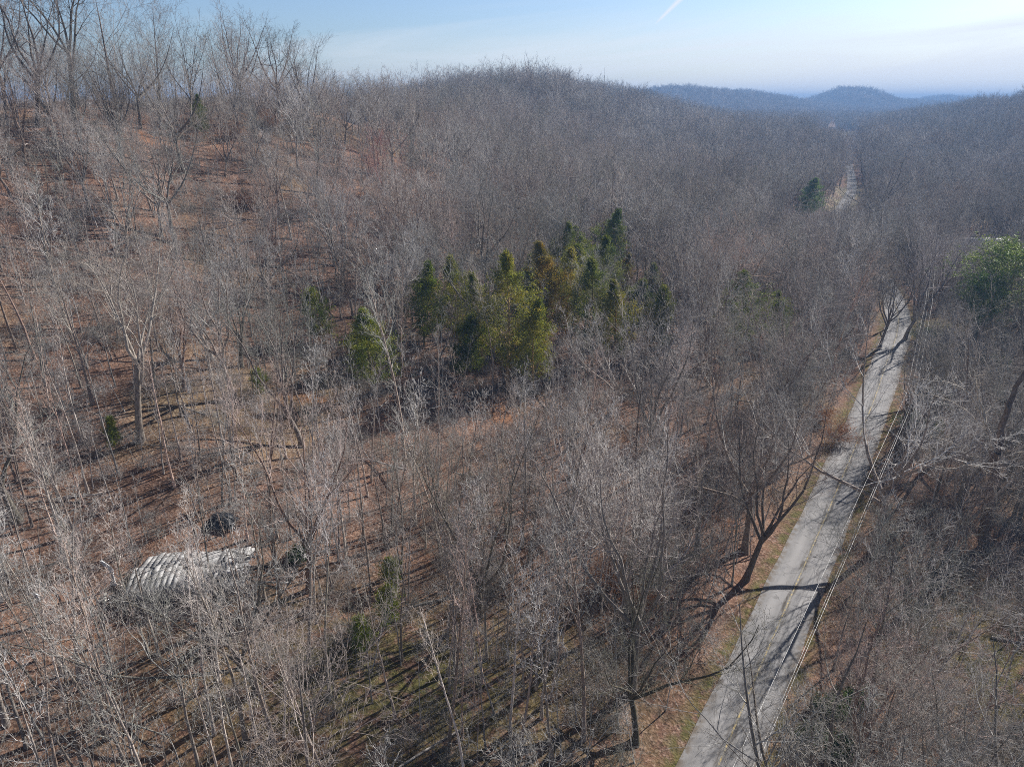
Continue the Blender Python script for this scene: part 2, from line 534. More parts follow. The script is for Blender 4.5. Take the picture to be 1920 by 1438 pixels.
tag(ribbon('road', -80, 560, np.linspace(-2.4, 2.4, 9), M_ROAD, 0.0, .04, .5), kind='structure')


def paint_mat():
    m = Nodes('faded_yellow_paint')
    tc = m.new('ShaderNodeTexCoord')
    n = m.noise(tc.outputs['Object'], 2.6, 5, .7)
    m.color(m.ramp(n, [(.46, (.26, .25, .22)), (.6, (.55, .42, .19))])); m.rough(.85)
    return m.m


M_PAINT = paint_mat()
tag(ribbon('road_marking', -70, 420, [-.06, .06], M_PAINT, .004, .0), kind='structure')

# ------------------------------------------------------------------ bare trees
def rot_about(v, ax, ang):
    c, s = np.cos(ang)[:, None], np.sin(ang)[:, None]
    return v * c + np.cross(ax, v) * s + ax * (np.sum(ax * v, 1))[:, None] * (1 - c)


def unit(v): return v / np.maximum(np.linalg.norm(v, axis=-1, keepdims=True), 1e-9)


def grow(rg, p0, d0, L, nseg, wander, up, droop=0.0):
    """p0 (M,3) d0 (M,3) L (M,) -> (M,nseg+1,3)"""
    M = len(p0); P = np.empty((M, nseg + 1, 3)); P[:, 0] = p0; d = unit(d0.copy())
    for k in range(nseg):
        d = d + rg.normal(0, wander, (M, 3)); d[:, 2] += up - droop * (k / nseg)
        d = unit(d)
        P[:, k + 1] = P[:, k] + d * (L / nseg)[:, None]
    return P


def kids(rg, P, Rad, n, t0, t1, ang, lf, nseg, wander, up, taper=.75, rk=.55, rmin=.008, shape=None, tip=.3):
    """spawn n children from every parent polyline"""
    N, K, _ = P.shape
    L = np.linalg.norm(np.diff(P, axis=1), axis=2).sum(1)
    par = np.repeat(np.arange(N), n)
    M = len(par)
    t = t0 + (t1 - t0) * (np.tile(np.arange(n), N) + rg.uniform(0, 1, M)) / n
    f = t * (K - 1); i = np.minimum(f.astype(int), K - 2); w = (f - i)[:, None]
    p = P[par, i] * (1 - w) + P[par, i + 1] * w
    tan = unit(P[par, i + 1] - P[par, i])
    r = Rad[par, i] * (1 - w[:, 0]) + Rad[par, i + 1] * w[:, 0]
    a = rg.uniform(ang[0], ang[1], M)
    ref = np.where(np.abs(tan[:, 2:3]) > .9, np.array([[1., 0, 0]]), np.array([[0, 0, 1.]]))
    ax = unit(np.cross(tan, ref))
    ax = rot_about(ax, tan, np.tile(np.arange(n), N) * 2.4 + rg.uniform(0, 1.2, M) + par * 1.7)
    d = rot_about(tan, ax, a)
    sh = shape(t) if shape is not None else (1 - tip * 1.0 * t) 
    Lc = L[par] * lf * sh * rg.uniform(.65, 1.25, M)
    C = grow(rg, p, d, Lc, nseg, wander, up)
    r0 = np.maximum(r * rk, rmin); r0 = np.minimum(r0, np.maximum(Lc * .03, rmin))
    rr = r0[:, None] * (1 - taper * np.linspace(0, 1, nseg + 1)[None])
    return C, np.maximum(rr, rmin * .45)


def tubes(P, Rad, sides):
    M, K, _ = P.shape
    T = np.empty_like(P); T[:, 1:-1] = P[:, 2:] - P[:, :-2]; T[:, 0] = P[:, 1] - P[:, 0]; T[:, -1] = P[:, -1] - P[:, -2]
    T = unit(T)
    main = unit(P[:, -1] - P[:, 0])[:, None, :]
    ref = np.where(np.abs(main[..., 2:3]) > .8, np.array([1., 0, 0]), np.array([0, 0, 1.]))
    U = unit(np.cross(T, np.broadcast_to(ref, T.shape))); W = np.cross(T, U)
    a = np.arange(sides) * 2 * math.pi / sides
    V = P[:, :, None, :] + Rad[:, :, None, None] * (U[:, :, None, :] * np.cos(a)[None, None, :, None] + W[:, :, None, :] * np.sin(a)[None, None, :, None])
    ids = np.arange(M * K * sides).reshape(M, K, sides)
    a0, b0 = ids[:, :-1], ids[:, 1:]
    F = np.stack([a0, np.roll(a0, -1, 2), np.roll(b0, -1, 2), b0], -1).reshape(-1, 4)
    return V.reshape(-1, 3), F


class Build:
    def __init__(s): s.V, s.F, s.n, s.mi = [], [], 0, []

    def add(s, V, F, mi=0):
        s.V.append(V); s.F.append(np.asarray(F) + s.n); s.n += len(V); s.mi.append(np.full(len(F), mi))

    def mesh(s, name, mats, smooth=False):
        return mesh_from(name, np.vstack(s.V), [f for f in s.F], mats, np.concatenate(s.mi), smooth)


def merge(name, a, b, mats):
    """one mesh out of trunk build and crown build"""
    c = Build()
    for bb, mi in ((a, 0), (b, 1)):
        off = c.n
        for V in bb.V: c.V.append(V); c.n += len(V)
        for F, m_ in zip(bb.F, bb.mi): c.F.append(F + off); c.mi.append(np.full(len(F), mi))
    return c.mesh(name, mats)


def tree_build(seed, H, r0, clear, style, lod):
    """returns (trunk Build, crown Build). lod 0 near, 1 middle, 2 far, 3 very far"""
    rg = np.random.default_rng(seed)
    tb, cb = Build(), Build()
    thick = (1.0, 1.7, 3.2, 6.5)[lod]
    rmin = (.0135, .020, .035, .075)[lod]
    n1, n2, n3, n4 = {'thin': (14, 4, 3, 0), 'pole': (22, 6, 4, 2), 'oak': (6, 7, 7, 5), 'vase': (5, 9, 8, 4), 'small': (11, 6, 6, 2), 'sapling': (10, 4, 4, 0), 'snag': (4, 4, 3, 2), 'giant': (5, 8, 6, 4),
                      'maple': (13, 8, 8, 3)}[style]
    base_r = r0
    if style in ('pole', 'thin', 'small', 'sapling', 'maple'):
        K = 9
        tr = grow(rg, np.zeros((1, 3)), np.array([[rg.normal(0, .05), rg.normal(0, .05), 1.]]), np.array([H]), K, .035 if style != 'small' else .08, .05)
        tr[:, 0, 2] = -.6
        z = np.linspace(0, 1, K + 1)[None]
        rr = base_r * (1 - .93 * z ** .9); rr[:, 0] *= 1.5
        rr = np.maximum(rr, .012 * thick)
        ts = (6, 5, 3, 3)[lod]
        V, F = tubes(tr, rr, ts); tb.add(V, F)
        stems, srad = tr, rr
        if style == 'pole' and rg.random() < .5 and lod < 3:       # a fork partway up
            C, cr = kids(rg, tr, rr, 1, clear * .9, clear * 1.1, (.15, .35), .5, 6, .05, .12, .85, .75, .02)
            V, F = tubes(C, cr, ts); tb.add(V, F)
            F1, f1 = C, cr
            X, xr = kids(rg, F1, f1, max(4, n1 // 3), .15, .98, (.6, 1.1), .3, 4, .10, .10, .75, .5, rmin)
            lv1 = [(X, xr)]
        else: lv1 = []
        shp = {'thin': lambda t: np.interp(t, [clear, clear + .15, .75, 1], [.7, 1.0, .9, .4]), 'pole': lambda t: np.interp(t, [clear, clear + .15, .75, 1], [.6, 1.0, .75, .25]),
               'small': lambda t: np.interp(t, [0, .4, .8, 1], [.7, 1., .8, .3]),
               'sapling': lambda t: np.interp(t, [0, .4, .8, 1], [.7, 1., .7, .3]),
               'maple': lambda t: np.interp(t, [0, .3, .6, .85, 1], [.5, 1., 1.1, .7, .3])}[style]
        lf = {'thin': .15, 'pole': .19, 'small': .5, 'sapling': .2, 'maple': .42}[style]
        ang = {'thin': (.4, .85), 'pole': (.55, 1.15), 'small': (.5, 1.1), 'sapling': (.5, 1.0), 'maple': (.4, .85)}[style]
        C, cr = kids(rg, tr, rr, n1, clear, .99, ang, lf, 5, .11, .10, .8, .45, rmin, shape=shp)
        lv1.append((C, cr))
        if style in ('pole', 'thin'):                                         # a few epicormic sprays low on the stem
            X, xr = kids(rg, tr, rr, 5, .15, clear, (.8, 1.3), .09, 4, .2, .12, .8, .25, rmin)
            lv1.append((X, xr))
    else:
        # forked trees: bole, then limbs
        Hb = H * clear
        K = 6
        lean = .10 if style != 'snag' else .16
        tr = grow(rg, np.zeros((1, 3)), np.array([[rg.normal(0, lean), rg.normal(0, lean), 1.]]), np.array([Hb]), K, .05, .0)
        tr[:, 0, 2] = -.6
        rr = base_r * (1 - .33 * np.linspace(0, 1, K + 1)[None]); rr[:, 0] *= 1.55; rr[:, 1] *= 1.06
        ts = (8, 6, 4, 3)[lod]
        V, F = tubes(tr, rr, ts); tb.add(V, F)
        nl = n1
        azs = rg.uniform(0, 6.28) + np.arange(nl) * 6.283 / nl + rg.normal(0, .3, nl)
        tilt = {'oak': (.45, 1.05), 'vase': (.18, .5), 'snag': (.2, .6), 'giant': (.25, .75)}[style]
        tl = rg.uniform(*tilt, nl); tl[0] *= .3
        D = np.stack([np.sin(tl) * np.cos(azs), np.sin(tl) * np.sin(azs), np.cos(tl)], 1)
        top = np.repeat(tr[:, -1], nl, 0) - np.array([[0, 0, 1]]) * rg.uniform(0, Hb * (.25 if style != 'vase' else .1), nl)[:, None] * (np.arange(nl) > 1)[:, None]
        if style == 'snag': top = tr[0, -1] - np.array([[0, 0, 1]]) * rg.uniform(0, Hb * .45, nl)[:, None]
        LL = (H - Hb) * rg.uniform(.85, 1.1, nl) / np.maximum(np.cos(tl), .62)
        if style == 'snag': LL = LL * rg.uniform(.5, 1.0, nl)
        limbs = grow(rg, top, D, LL, 8, .11, .07)
        # start the limbs inside the bole
        limbs[:, 0] = limbs[:, 0] * .6 + (tr[0, -1] * np.array([1, 1, 0]) + limbs[:, 0] * np.array([0, 0, 1])) * .4
        lr = base_r * rg.uniform(.38, .62, nl)[:, None] * (1 - .9 * np.linspace(0, 1, 9)[None] ** .85)
        lr = np.maximum(lr, .012 * thick)
        V, F = tubes(limbs, lr, max(3, ts - 2)); (cb if style in ('snag', 'giant') else tb).add(V, F)
        stems, srad = limbs, lr
        C, cr = kids(rg, limbs, lr, n2, .22, .98, (.45, 1.0), .42, 6, .13, .09, .85, .55, rmin * 1.3, shape=lambda t: np.interp(t, [.2, .5, 1], [1, .85, .4]))
        lv1 = [(C, cr)]
    small_twig = 1
    dens = (1.0, .62, .42, .3)[lod]
    crown = list(lv1)
    nxt = []
    shift = 0 if style in ('pole', 'thin', 'small', 'sapling', 'maple') else 1
    na = (n2, n3)[shift]; nb = (n3, n4)[shift]
    for C, cr in lv1:
        m_ = max(2, int(round(na * (1 if lod < 2 else .8))))
        X, xr = kids(rg, C, cr, m_, .12, .98, (.4, .95), .5, 4 if lod < 2 else 3, .16, .07, .8, .6, rmin)
        nxt.append((X, xr))
    crown += nxt
    if lod < 3:
        nx3 = []
        for C, cr in nxt:
            m_ = max(1, int(round(nb * (1, .65, .35)[lod])))
            if m_ and nb:
                X, xr = kids(rg, C, cr, m_, .2, 1.0, (.35, .9), .55, 3 if lod == 0 else 2, .18, .06, .7, .65, rmin * .85)
                nx3.append((X, xr))
        crown += nx3
        if lod == 0 and style in ('oak', 'giant', 'small', 'maple'):
            for C, cr in nx3:
                X, xr = kids(rg, C, cr, 2, .3, 1.0, (.35, .9), .6, 2, .2, .05, .6, .7, rmin * .7)
                crown.append((X, xr))
    if lod == 3:
        crown = lv1 + nxt
    for C, cr in crown:
        V, F = tubes(C, cr, 3); cb.add(V, F)
    return tb, cb


LIB = {}          # (style, k) -> dict(trunk, crown, joined[lod])
SPECS = [('pole', 101, 19.5, .17, .45), ('pole', 102, 21, .20, .5), ('pole', 103, 17.5, .14, .42), ('pole', 104, 20, .16, .55), ('pole', 105, 18, .15, .38),
         ('thin', 111, 16.5, .125, .5), ('thin', 112, 15, .105, .45), ('thin', 113, 18, .14, .55), ('thin', 114, 14, .10, .5), ('thin', 115, 17, .13, .6),
         ('oak', 201, 19, .36, .34), ('oak', 202, 17, .32, .28), ('oak', 203, 20, .40, .4),
         ('vase', 301, 19, .34, .2), ('vase', 302, 17, .30, .15), ('vase', 303, 21, .36, .25),
         ('small', 401, 9, .09, .2), ('small', 402, 11, .11, .25),
         ('maple', 501, 17, .24, .3), ('maple', 502, 18.5, .28, .33),
         ('snag', 601, 16, .30, .55), ('giant', 701, 23, .38, .42)]
STYLE_ID = {}
for style, seed, H, r0, clear in SPECS:
    tb, cb = tree_build(seed, H, r0, clear, style, 0)
    tm = M_TRUNK
    cm = M_TWIG
    if style in ('snag', 'giant'): cm = M_PALE
    d = dict(style=style, H=H, trunk=tb.mesh('trunk', [tm], True), crown=cb.mesh('crown', [cm]), near=merge('bare_tree', tb, cb, [tm, cm]))
    t1, c1_ = tree_build(seed, H, r0, clear, style, 1); d['mid'] = merge('bare_tree', t1, c1_, [tm, cm])
    t1, c1_ = tree_build(seed, H, r0, clear, style, 2); d['far'] = merge('bare_tree', t1, c1_, [tm, cm])
    LIB.setdefault(style, []).append(d)
    print(style, seed, 'crown faces', len(d['crown'].polygons), 'mid', len(d['mid'].polygons), 'far', len(d['far'].polygons))
VFAR = []
for style, seed, H, r0, clear in (('oak', 801, 17, .4, .3), ('vase', 802, 18, .4, .25), ('maple', 803, 16, .3, .3), ('maple', 804, 19, .3, .35)):
    t1, c1_ = tree_build(seed, H, r0, clear, style, 3); VFAR.append(merge('distant_tree', t1, c1_, [M_TRUNK, M_TWIG]))
    print('vfar', len(VFAR[-1].polygons))


# ------------------------------------------------------------------ scatter as one object (stuff)
def source_collection(name, meshes, colors):
    col = bpy.data.collections.new(name + '_sources')
    for k, (m_, c) in enumerate(zip(meshes, colors)):
        o = bpy.data.objects.new('%s_source_%03d' % (name, k), m_)
        o.color = (*c, 1)
        col.objects.link(o)
    return col


def scatter(name, label_cat, pts, rz, tilt, scale, index, meshes, colors):
    col = source_collection(name, meshes, colors)
    me = bpy.data.meshes.new(name)
    me.vertices.add(len(pts)); me.vertices.foreach_set('co', np.asarray(pts, np.float32).ravel())
    a = me.attributes.new('rot', 'FLOAT_VECTOR', 'POINT')
    rot = np.stack([tilt[:, 0], tilt[:, 1], rz], 1).astype(np.float32); a.data.foreach_set('vector', rot.ravel())
    a = me.attributes.new('scl', 'FLOAT_VECTOR', 'POINT'); a.data.foreach_set('vector', np.asarray(scale, np.float32).ravel())
    a = me.attributes.new('pick', 'INT', 'POINT'); a.data.foreach_set('value', np.asarray(index, np.int32))
    o = link(name, me)
    ng = bpy.data.node_groups.new(name + '_scatter', 'GeometryNodeTree')
    ng.interface.new_socket('Geometry', in_out='INPUT', socket_type='NodeSocketGeometry')
    ng.interface.new_socket('Geometry', in_out='OUTPUT', socket_type='NodeSocketGeometry')
    N, L = ng.nodes, ng.links
    gi, go = N.new('NodeGroupInput'), N.new('NodeGroupOutput')
    ip = N.new('GeometryNodeInstanceOnPoints'); ci = N.new('GeometryNodeCollectionInfo')
    ci.inputs['Collection'].default_value = col; ci.inputs['Separate Children'].default_value = True; ci.inputs['Reset Children'].default_value = True
    ip.inputs['Pick Instance'].default_value = True

    def named(t, nm):
        n = N.new('GeometryNodeInputNamedAttribute'); n.data_type = t; n.inputs['Name'].default_value = nm; return n.outputs['Attribute']
    L.new(gi.outputs[0], ip.inputs['Points']); L.new(ci.outputs[0], ip.inputs['Instance'])
    L.new(named('INT', 'pick'), ip.inputs['Instance Index'])
    er = N.new('FunctionNodeEulerToRotation'); L.new(named('FLOAT_VECTOR', 'rot'), er.inputs[0]); L.new(er.outputs[0], ip.inputs['Rotation'])
    L.new(named('FLOAT_VECTOR', 'scl'), ip.inputs['Scale'])
    L.new(ip.outputs[0], go.inputs[0])
    md = o.modifiers.new('scatter', 'NODES'); md.node_group = ng
    tag(o, label_cat[0], label_cat[1], kind='stuff')
    return o


def in_view(x, y, z, top=20, mx=330):
    px, py, dep = project(x, y, z)
    _, pyt, dt = project(x, y, z + top)
    return (dep > 4) & (px > -mx) & (px < 1920 + mx) & (pyt < 1438 + 260) & (py > -60)


def jitter_grid(x0, x1, y0, y1, step):
    X, Y = np.meshgrid(np.arange(x0, x1, step), np.arange(y0, y1, step))
    X = X + rng.uniform(-.5, .5, X.shape) * step; Y = Y + rng.uniform(-.5, .5, Y.shape) * step
    return X.ravel(), Y.ravel()


# cached height grid for horizon culling: is the point hidden behind nearer ground?
def visible(x, y, z):
    """cheap test: walk the sight line to the top of the tree"""
    ok = np.ones(len(x), bool)
    for f in np.linspace(.25, .96, 12):
        hx, hy = x * f, y * f
        lz = CAM_Z + (z - CAM_Z) * f
        ok &= height(hx, hy) < lz + 2
    return ok


def vnoise(x, y, sc_, seed):
    rg = np.random.default_rng(seed); v = 0
    for k in range(4):
        a = rg.uniform(0, 6.28); f = sc_ * rg.uniform(.7, 1.4); v = v + np.sin((x * math.cos(a) + y * math.sin(a)) * f + rg.uniform(0, 6.28))
    return v / 4


CLEAR = [(*ground_at(372, 1095), 6.4, 3.4), (76, 66, 9, 13), (150, 205, 22, 8), (193, 262, 38, 9), (440, 995, 48, 72), (88, 133, 6, 6), (180, 180, 18, 18)]


def sight_limit(x, y, z):
    """tallest a tree may be so that a few things farther off stay in sight over it"""
    lim = np.full(len(x), 99.0)
    for tx, ty, tz, back, half in ((*EVER[-3], 2.0, 130, 6.0), (134, 283, 0, 120, 7), (143, 300, 0, 120, 7), (154, 320, 0, 120, 7), (165, 342, 0, 120, 7), (171, 356, 0, 130, 7),
                                   (443, 985, 0, 520, 26), (143, 207, 1.2, 80, 8.0), (*EVER[-2], 5, 45, 9)):
        L = math.hypot(tx, ty); ux, uy = tx / L, ty / L
        t = (x * ux + y * uy) / L; la = np.abs((x - tx) * uy - (y - ty) * ux)
        g = hz(tx, ty) + tz
        los = CAM_Z + (g - CAM_Z) * t - z
        inside = (t < 1) & ((1 - t) * L < back) & (la < half * (.4 + .6 * t))
        lim = np.where(inside, np.minimum(lim, los), lim)
    return lim


def open_ground(x, y, k=1.0):
    m_ = np.zeros(len(x), bool)
    for cx_, cy_, rx, ry in CLEAR: m_ |= ((x - cx_) / (rx * k)) ** 2 + ((y - cy_) / (ry * k)) ** 2 < 1
    return m_


CEDARS = [  # base pixel, variant, scale, tint, label
    (1060, 565, 2, 1.0, (1.0, 1.1, .8), 'tall cedar at the upper rear of the clump'),
    (1100, 548, 0, 1.0, (.85, 1, .8), 'dark cedar directly below the topmost one'),
    (1030, 582, 0, .9, (1.2, 1.05, .8), 'olive cedar at the upper left of the clump'),
    (1132, 612, 2, 1.0, (.7, .8, .7), 'blackish cedar in the shaded core of the clump'),
    (985, 655, 1, 1.0, (1.1, 1.1, .85), 'narrow cedar between the two lobes of the clump'),
    (870, 715, 3, 1.0, (.9, 1, .8), 'low cedar under the left lobe of the clump'),
    (795, 650, 1, .95, (.85, 1, .9), 'bluish green cedar top showing above the left end of the cedar row'),
    (862, 665, 2, 1.0, (1, 1, .9), 'cedar sloping down behind the white two-stemmed tree'),
    (905, 700, 0, 1.0, (1.05, 1.05, 1), 'bushy cedar left of the broad middle cedar of the clump'),
    (950, 730, 2, 1.15, (1.2, 1.15, 1.1), 'broad bright green cedar at the lower left of the main clump'),
    (1000, 735, 0, .95, (1.1, 1.1, 1), 'low cedar touching the broad bright cedar on its right'),
    (1022, 640, 0, 1.05, (1.15, .85, .8), 'brown-tinged cedar with a rusty tip at the left of the clump'),
    (1055, 650, 2, 1.05, (1.3, 1.15, .8), 'yellow-green lit cedar in the heart of the clump'),
    (1075, 600, 1, 1.1, (1.05, 1.1, .9), 'slim cedar rising just behind the yellow-green one'),
    (1140, 530, 0, 1.1, (.8, 1, .9), 'topmost dark cedar of the clump, standing highest up the hill'),
    (1165, 560, 1, .8, (1.3, .95, .7), 'small olive-brown cedar right of the topmost one'),
    (1110, 690, 2, 1.1, (.75, .85, .75), 'darkest wide cedar in the lower middle of the clump'),
    (1150, 690, 0, 1.1, (1.15, 1.05, .85), 'cedar on the right shoulder of the clump behind pale branches'),
    (1235, 670, 3, 1.15, (1.15, 1.15, .95), 'narrow bright cedar standing apart right of the clump'),
    (1218, 590, 3, .9, (.8, .9, .8), 'small dim cedar right of the clump, half hidden by twigs'),
    (1380, 665, 2, 1.05, (.8, .95, .85), 'large lone oval cedar between the clump and the road'),
    (1462, 650, 1, .75, (.8, .9, .8), 'faint small cedar just right of the large lone cedar'),
    (700, 740, 0, .85, (.9, 1, .85), 'cedar at the left behind fine white branches of the two-stemmed tree'),
    (690, 690, 3, .95, (1, 1, .8), 'upright cedar forming the left end of the cedar row'),
    (610, 650, 4, 1.2, (.9, 1, .8), 'thin sparse cedar farthest left, behind a forked grey tree'),
    (490, 745, 4, .55, (.8, .9, .75), 'tiny sparse cedar on the open leafy slope left of centre'),
    (218, 850, 4, .5, (.8, .9, .7), 'small dark cedar bush beside the big forked white-limbed tree'),
    (385, 262, 0, .5, (.7, .85, .75), 'dark green cedar under the ridge in the upper left'),
    (1072, 430, 3, .8, (.8, .95, .85), 'dim cedar hidden in twigs above the clump'),
    (1012, 600, 1, .9, (.75, .9, .8), 'shadowed cedar behind the brown-tinged one'),
    (1410, 362, 1, .95, (.75, .9, .9), 'small dark conifer on the far slope left of the bright pine'),
    (1290, 335, 0, .9, (.8, .8, .75), 'dull olive conifer highest on the far slope'),
    (1180, 640, 3, 1.0, (.8, .9, .8), 'slim cedar at the right rear of the clump'),
    (725, 1190, 4, .62, (1.0, 1.1, .8), 'small wispy cedar right of the lowest pale poles near the bottom'),
    (690, 1235, 4, .5, (.85, 1.0, .75), 'knee-high dark cedar left of the wispy one near the bottom'),
    (735, 1110, 4, .55, (.8, .9, .75), 'small olive cedar above the wispy one near the bottom'),
]
EVER = [ground_at(c[0], c[1]) for c in CEDARS] + [ground_at(1508, 415), ground_at(1880, 640), ground_at(1825, 650)]
RUIN_XY = ground_at(372, 1095)
SNAG_XY = ground_at(1842, 1030)


def hides(x, y, pts, back, half):
    """true where a tree would stand between the camera and one of these things"""
    m_ = np.zeros(len(x), bool)
    for cx_, cy_ in pts:
        L = math.hypot(cx_, cy_); ux, uy = cx_ / L, cy_ / L
        al = (cx_ - x) * ux + (cy_ - y) * uy; la = np.abs((x - cx_) * uy - (y - cy_) * ux)
        m_ |= (al > -2.5) & (al < back) & (la < half)
    return m_


# --- candidate positions of the trees, near wood
X1, Y1 = jitter_grid(-330, 420, 12, 430, 4.0)
s1, d1 = road_sd(X1, Y1)
thick = np.zeros(len(X1), bool)
XT, YT = jitter_grid(-75, 30, 14, 66, 2.7)
sT, dT = road_sd(XT, YT); kT = dT > 11
XT, YT, sT, dT = XT[kT], YT[kT], sT[kT], dT[kT]
thick = np.concatenate([thick, np.ones(len(XT), bool)])
X1, Y1, s1, d1 = np.concatenate([X1, XT]), np.concatenate([Y1, YT]), np.concatenate([s1, sT]), np.concatenate([d1, dT])
Z1 = height(X1, Y1)
keep = in_view(X1, Y1, Z1) & ((d1 > 4.9) | (d1 < -4.8)) & ~open_ground(X1, Y1)
keep &= ~((np.hypot(X1, Y1) < 22))
dens = np.interp(np.hypot(X1, Y1), [60, 110, 160], [.70, .72, .88]) + .3 * vnoise(X1, Y1, .06, 5)
tc1 = d1 / np.interp(s1, LS, LD)
dens = np.where(d1 < 0, dens + .18, dens)
dens = np.where((d1 > 0) & (d1 < 14) & (Y1 > 52) & (Y1 < 150), dens + .3, dens)
dens = np.where(thick, .66 + .45 * vnoise(X1, Y1, .13, 6), dens)
dens = np.where((tc1 > .97) & (Y1 < 330), .30, dens)
dens = np.where((tc1 > 1.10) & (s1 < 300), 0, dens)
keep &= rng.uniform(0, 1, len(X1)) < dens
# gaps in the wood: round the cedars, before the far stretch of road, before the house remains
keep &= ~(hides(X1, Y1, EVER[-2:], 30, 7) & (rng.uniform(0, 1, len(X1)) < .85))
keep &= ~(hides(X1, Y1, EVER, 26, 3.2) & (rng.uniform(0, 1, len(X1)) < .82))
keep &= ~(hides(X1, Y1, [RUIN_XY], 12, 5) & (rng.uniform(0, 1, len(X1)) < .3))
keep &= ~hides(X1, Y1, [(47.8, 75.3), (72, 114.5)], 12, 2.2)
keep &= ~(hides(X1, Y1, [SNAG_XY], 27, 7.5) & (rng.uniform(0, 1, len(X1)) < .93))
X1, Y1, Z1, s1, d1, thick = X1[keep], Y1[keep], Z1[keep], s1[keep], d1[keep], thick[keep]
vis = visible(X1, Y1, Z1 + 18)
X1, Y1, Z1, s1, d1, thick = X1[vis], Y1[vis], Z1[vis], s1[vis], d1[vis], thick[vis]
print('near wood', len(X1))

# styles by place
u = rng.uniform(0, 1, len(X1))
px1, py1, dep1 = project(X1, Y1, Z1)
ridge = (Z1 > 34)
inthick = (X1 > -80) & (X1 < 30) & (Y1 < 68) & (d1 > 11)
# thin poles rule the lower left, spreading crowns the road side and the ridge
wp = np.where((d1 > 12) & (Y1 < 100), .80, .48); wp = np.where(ridge, .15, wp); wp = np.where(d1 < 0, .22, wp)
wp = np.where(inthick, .93, wp)
u2 = rng.uniform(0, 1, len(X1))
keys = []
for i in range(len(X1)):
    if thick[i]: keys.append('thin')
    elif u[i] < wp[i]: keys.append('pole' if u2[i] < .7 else 'thin')
    elif u2[i] < .26: keys.append('small')
    elif u2[i] < .50: keys.append('maple')
    elif u2[i] < .76: keys.append('vase')
    elif u2[i] < .985: keys.append('oak')
    else: keys.append('snag')
keys = np.array(keys)
names = ['thin', 'pole', 'oak', 'vase', 'small', 'maple', 'snag', 'giant']
var = np.array([rng.integers(len(LIB[k])) for k in keys])
scl = rng.uniform(.66, 1.0, len(X1))
scl = scl * np.interp(Z1, [6, 18, 34], [1.0, .88, .78]) * np.where(d1 < 0, .9, 1)
scl = np.where(ridge & (d1 > .97 * np.interp(s1, LS, LD)) & (keys != 'small'), scl * 1.0, scl)
scl = np.where(ridge, scl * 1.05, scl)
scl = np.where((keys == 'pole') & (Y1 < 75), scl * .92, scl)
Ht = np.array([LIB[k][v]['H'] for k, v in zip(keys, var)]) * scl
lim1 = sight_limit(X1, Y1, Z1)
scl = np.where(Ht > lim1, scl * np.clip(lim1 / Ht, .05, 1), scl)
Ht = np.array([LIB[k][v]['H'] for k, v in zip(keys, var)]) * scl
# never let a crown reach the camera
dist1 = np.sqrt(X1 ** 2 + Y1 ** 2 + (Z1 + Ht - CAM_Z) ** 2)
near_ok = (dist1 > 17) & (scl > .28)
hero = []         # (x, y, style, variant, scale, rz, tint, label)


def hero_at(px, py, style, v, scale, rz=0.0, tint=(1, 1, 1), label=None):
    g = ground_at(px, py)
    if g is not None: hero.append((g[0], g[1], style, v, scale, rz, tint, label))


hero_at(265, 832, 'giant', 0, .95, .4, (1.15, 1.15, 1.15), 'big forked bare tree with pale limbs above a darker trunk on the left slope')
hero_at(1842, 1030, 'snag_hero', 0, 1.0, 0.0, (.8, .75, .7), 'huge dark broken trunk with pale curling limbs standing right of the power lines')
hero_at(1395, 1098, 'oak', 0, .85, 1.0, (.75, .72, .7), 'dark spreading bare tree reaching a long branch over the left road edge')
hero_at(900, 1160, 'vase', 1, 1.0, .3, (.62, .62, .55), 'dark mossy tree fanning many stems, in the middle of the bottom woods')
hero_at(1190, 1400, 'oak', 1, .8, 2.2, (.6, .58, .5), 'dark mossy leaning tree closest to the road in the bottom woods')
hero_at(760, 880, 'pole', 1, 1.1, 1.0, (1.35, 1.35, 1.35), 'white-barked bare tree with two upright stems in front of the dark cedars')
hero_at(1110, 830, 'small', 1, 1.2, 1.0, (.8, .8, .8), 'lone black-stemmed tree with flat pale twigs below the cedar clump')
hero_at(1185, 1050, 'pole', 3, 1.1, .2, (.55, .52, .5), 'straight dark pole tree standing left of the spreading roadside tree')
hero_at(725, 420, 'maple', 0, .9, .2, (1.15, .62, .58), 'rounded bare tree with a haze of reddish buds on the left hillside')
hero_at(1695, 640, 'vase', 0, 1.15, .6, (1.0, 1.0, 1.05), 'wide pale fan-shaped tree rising beyond the bend where the power lines vanish')
hero_at(1640, 440, 'oak', 2, 1.1, .6, (.6, .55, .6), 'dark full-crowned tree at the right edge of the far stretch of road')
hero_at(1648, 655, 'oak', 0, .8, .6, (.75, .73, .72), 'spreading tree leaning over the left road edge just before the bend')
hero_at(1662, 618, 'vase', 1, .8, .6, (.85, .85, .85), 'fan-shaped tree on the inside of the road bend')
hero_at(160, 1150, 'pole', 0, .95, .2, (1.15, 1.12, 1.1), 'tall grey double-stemmed pole left of the collapsed house')
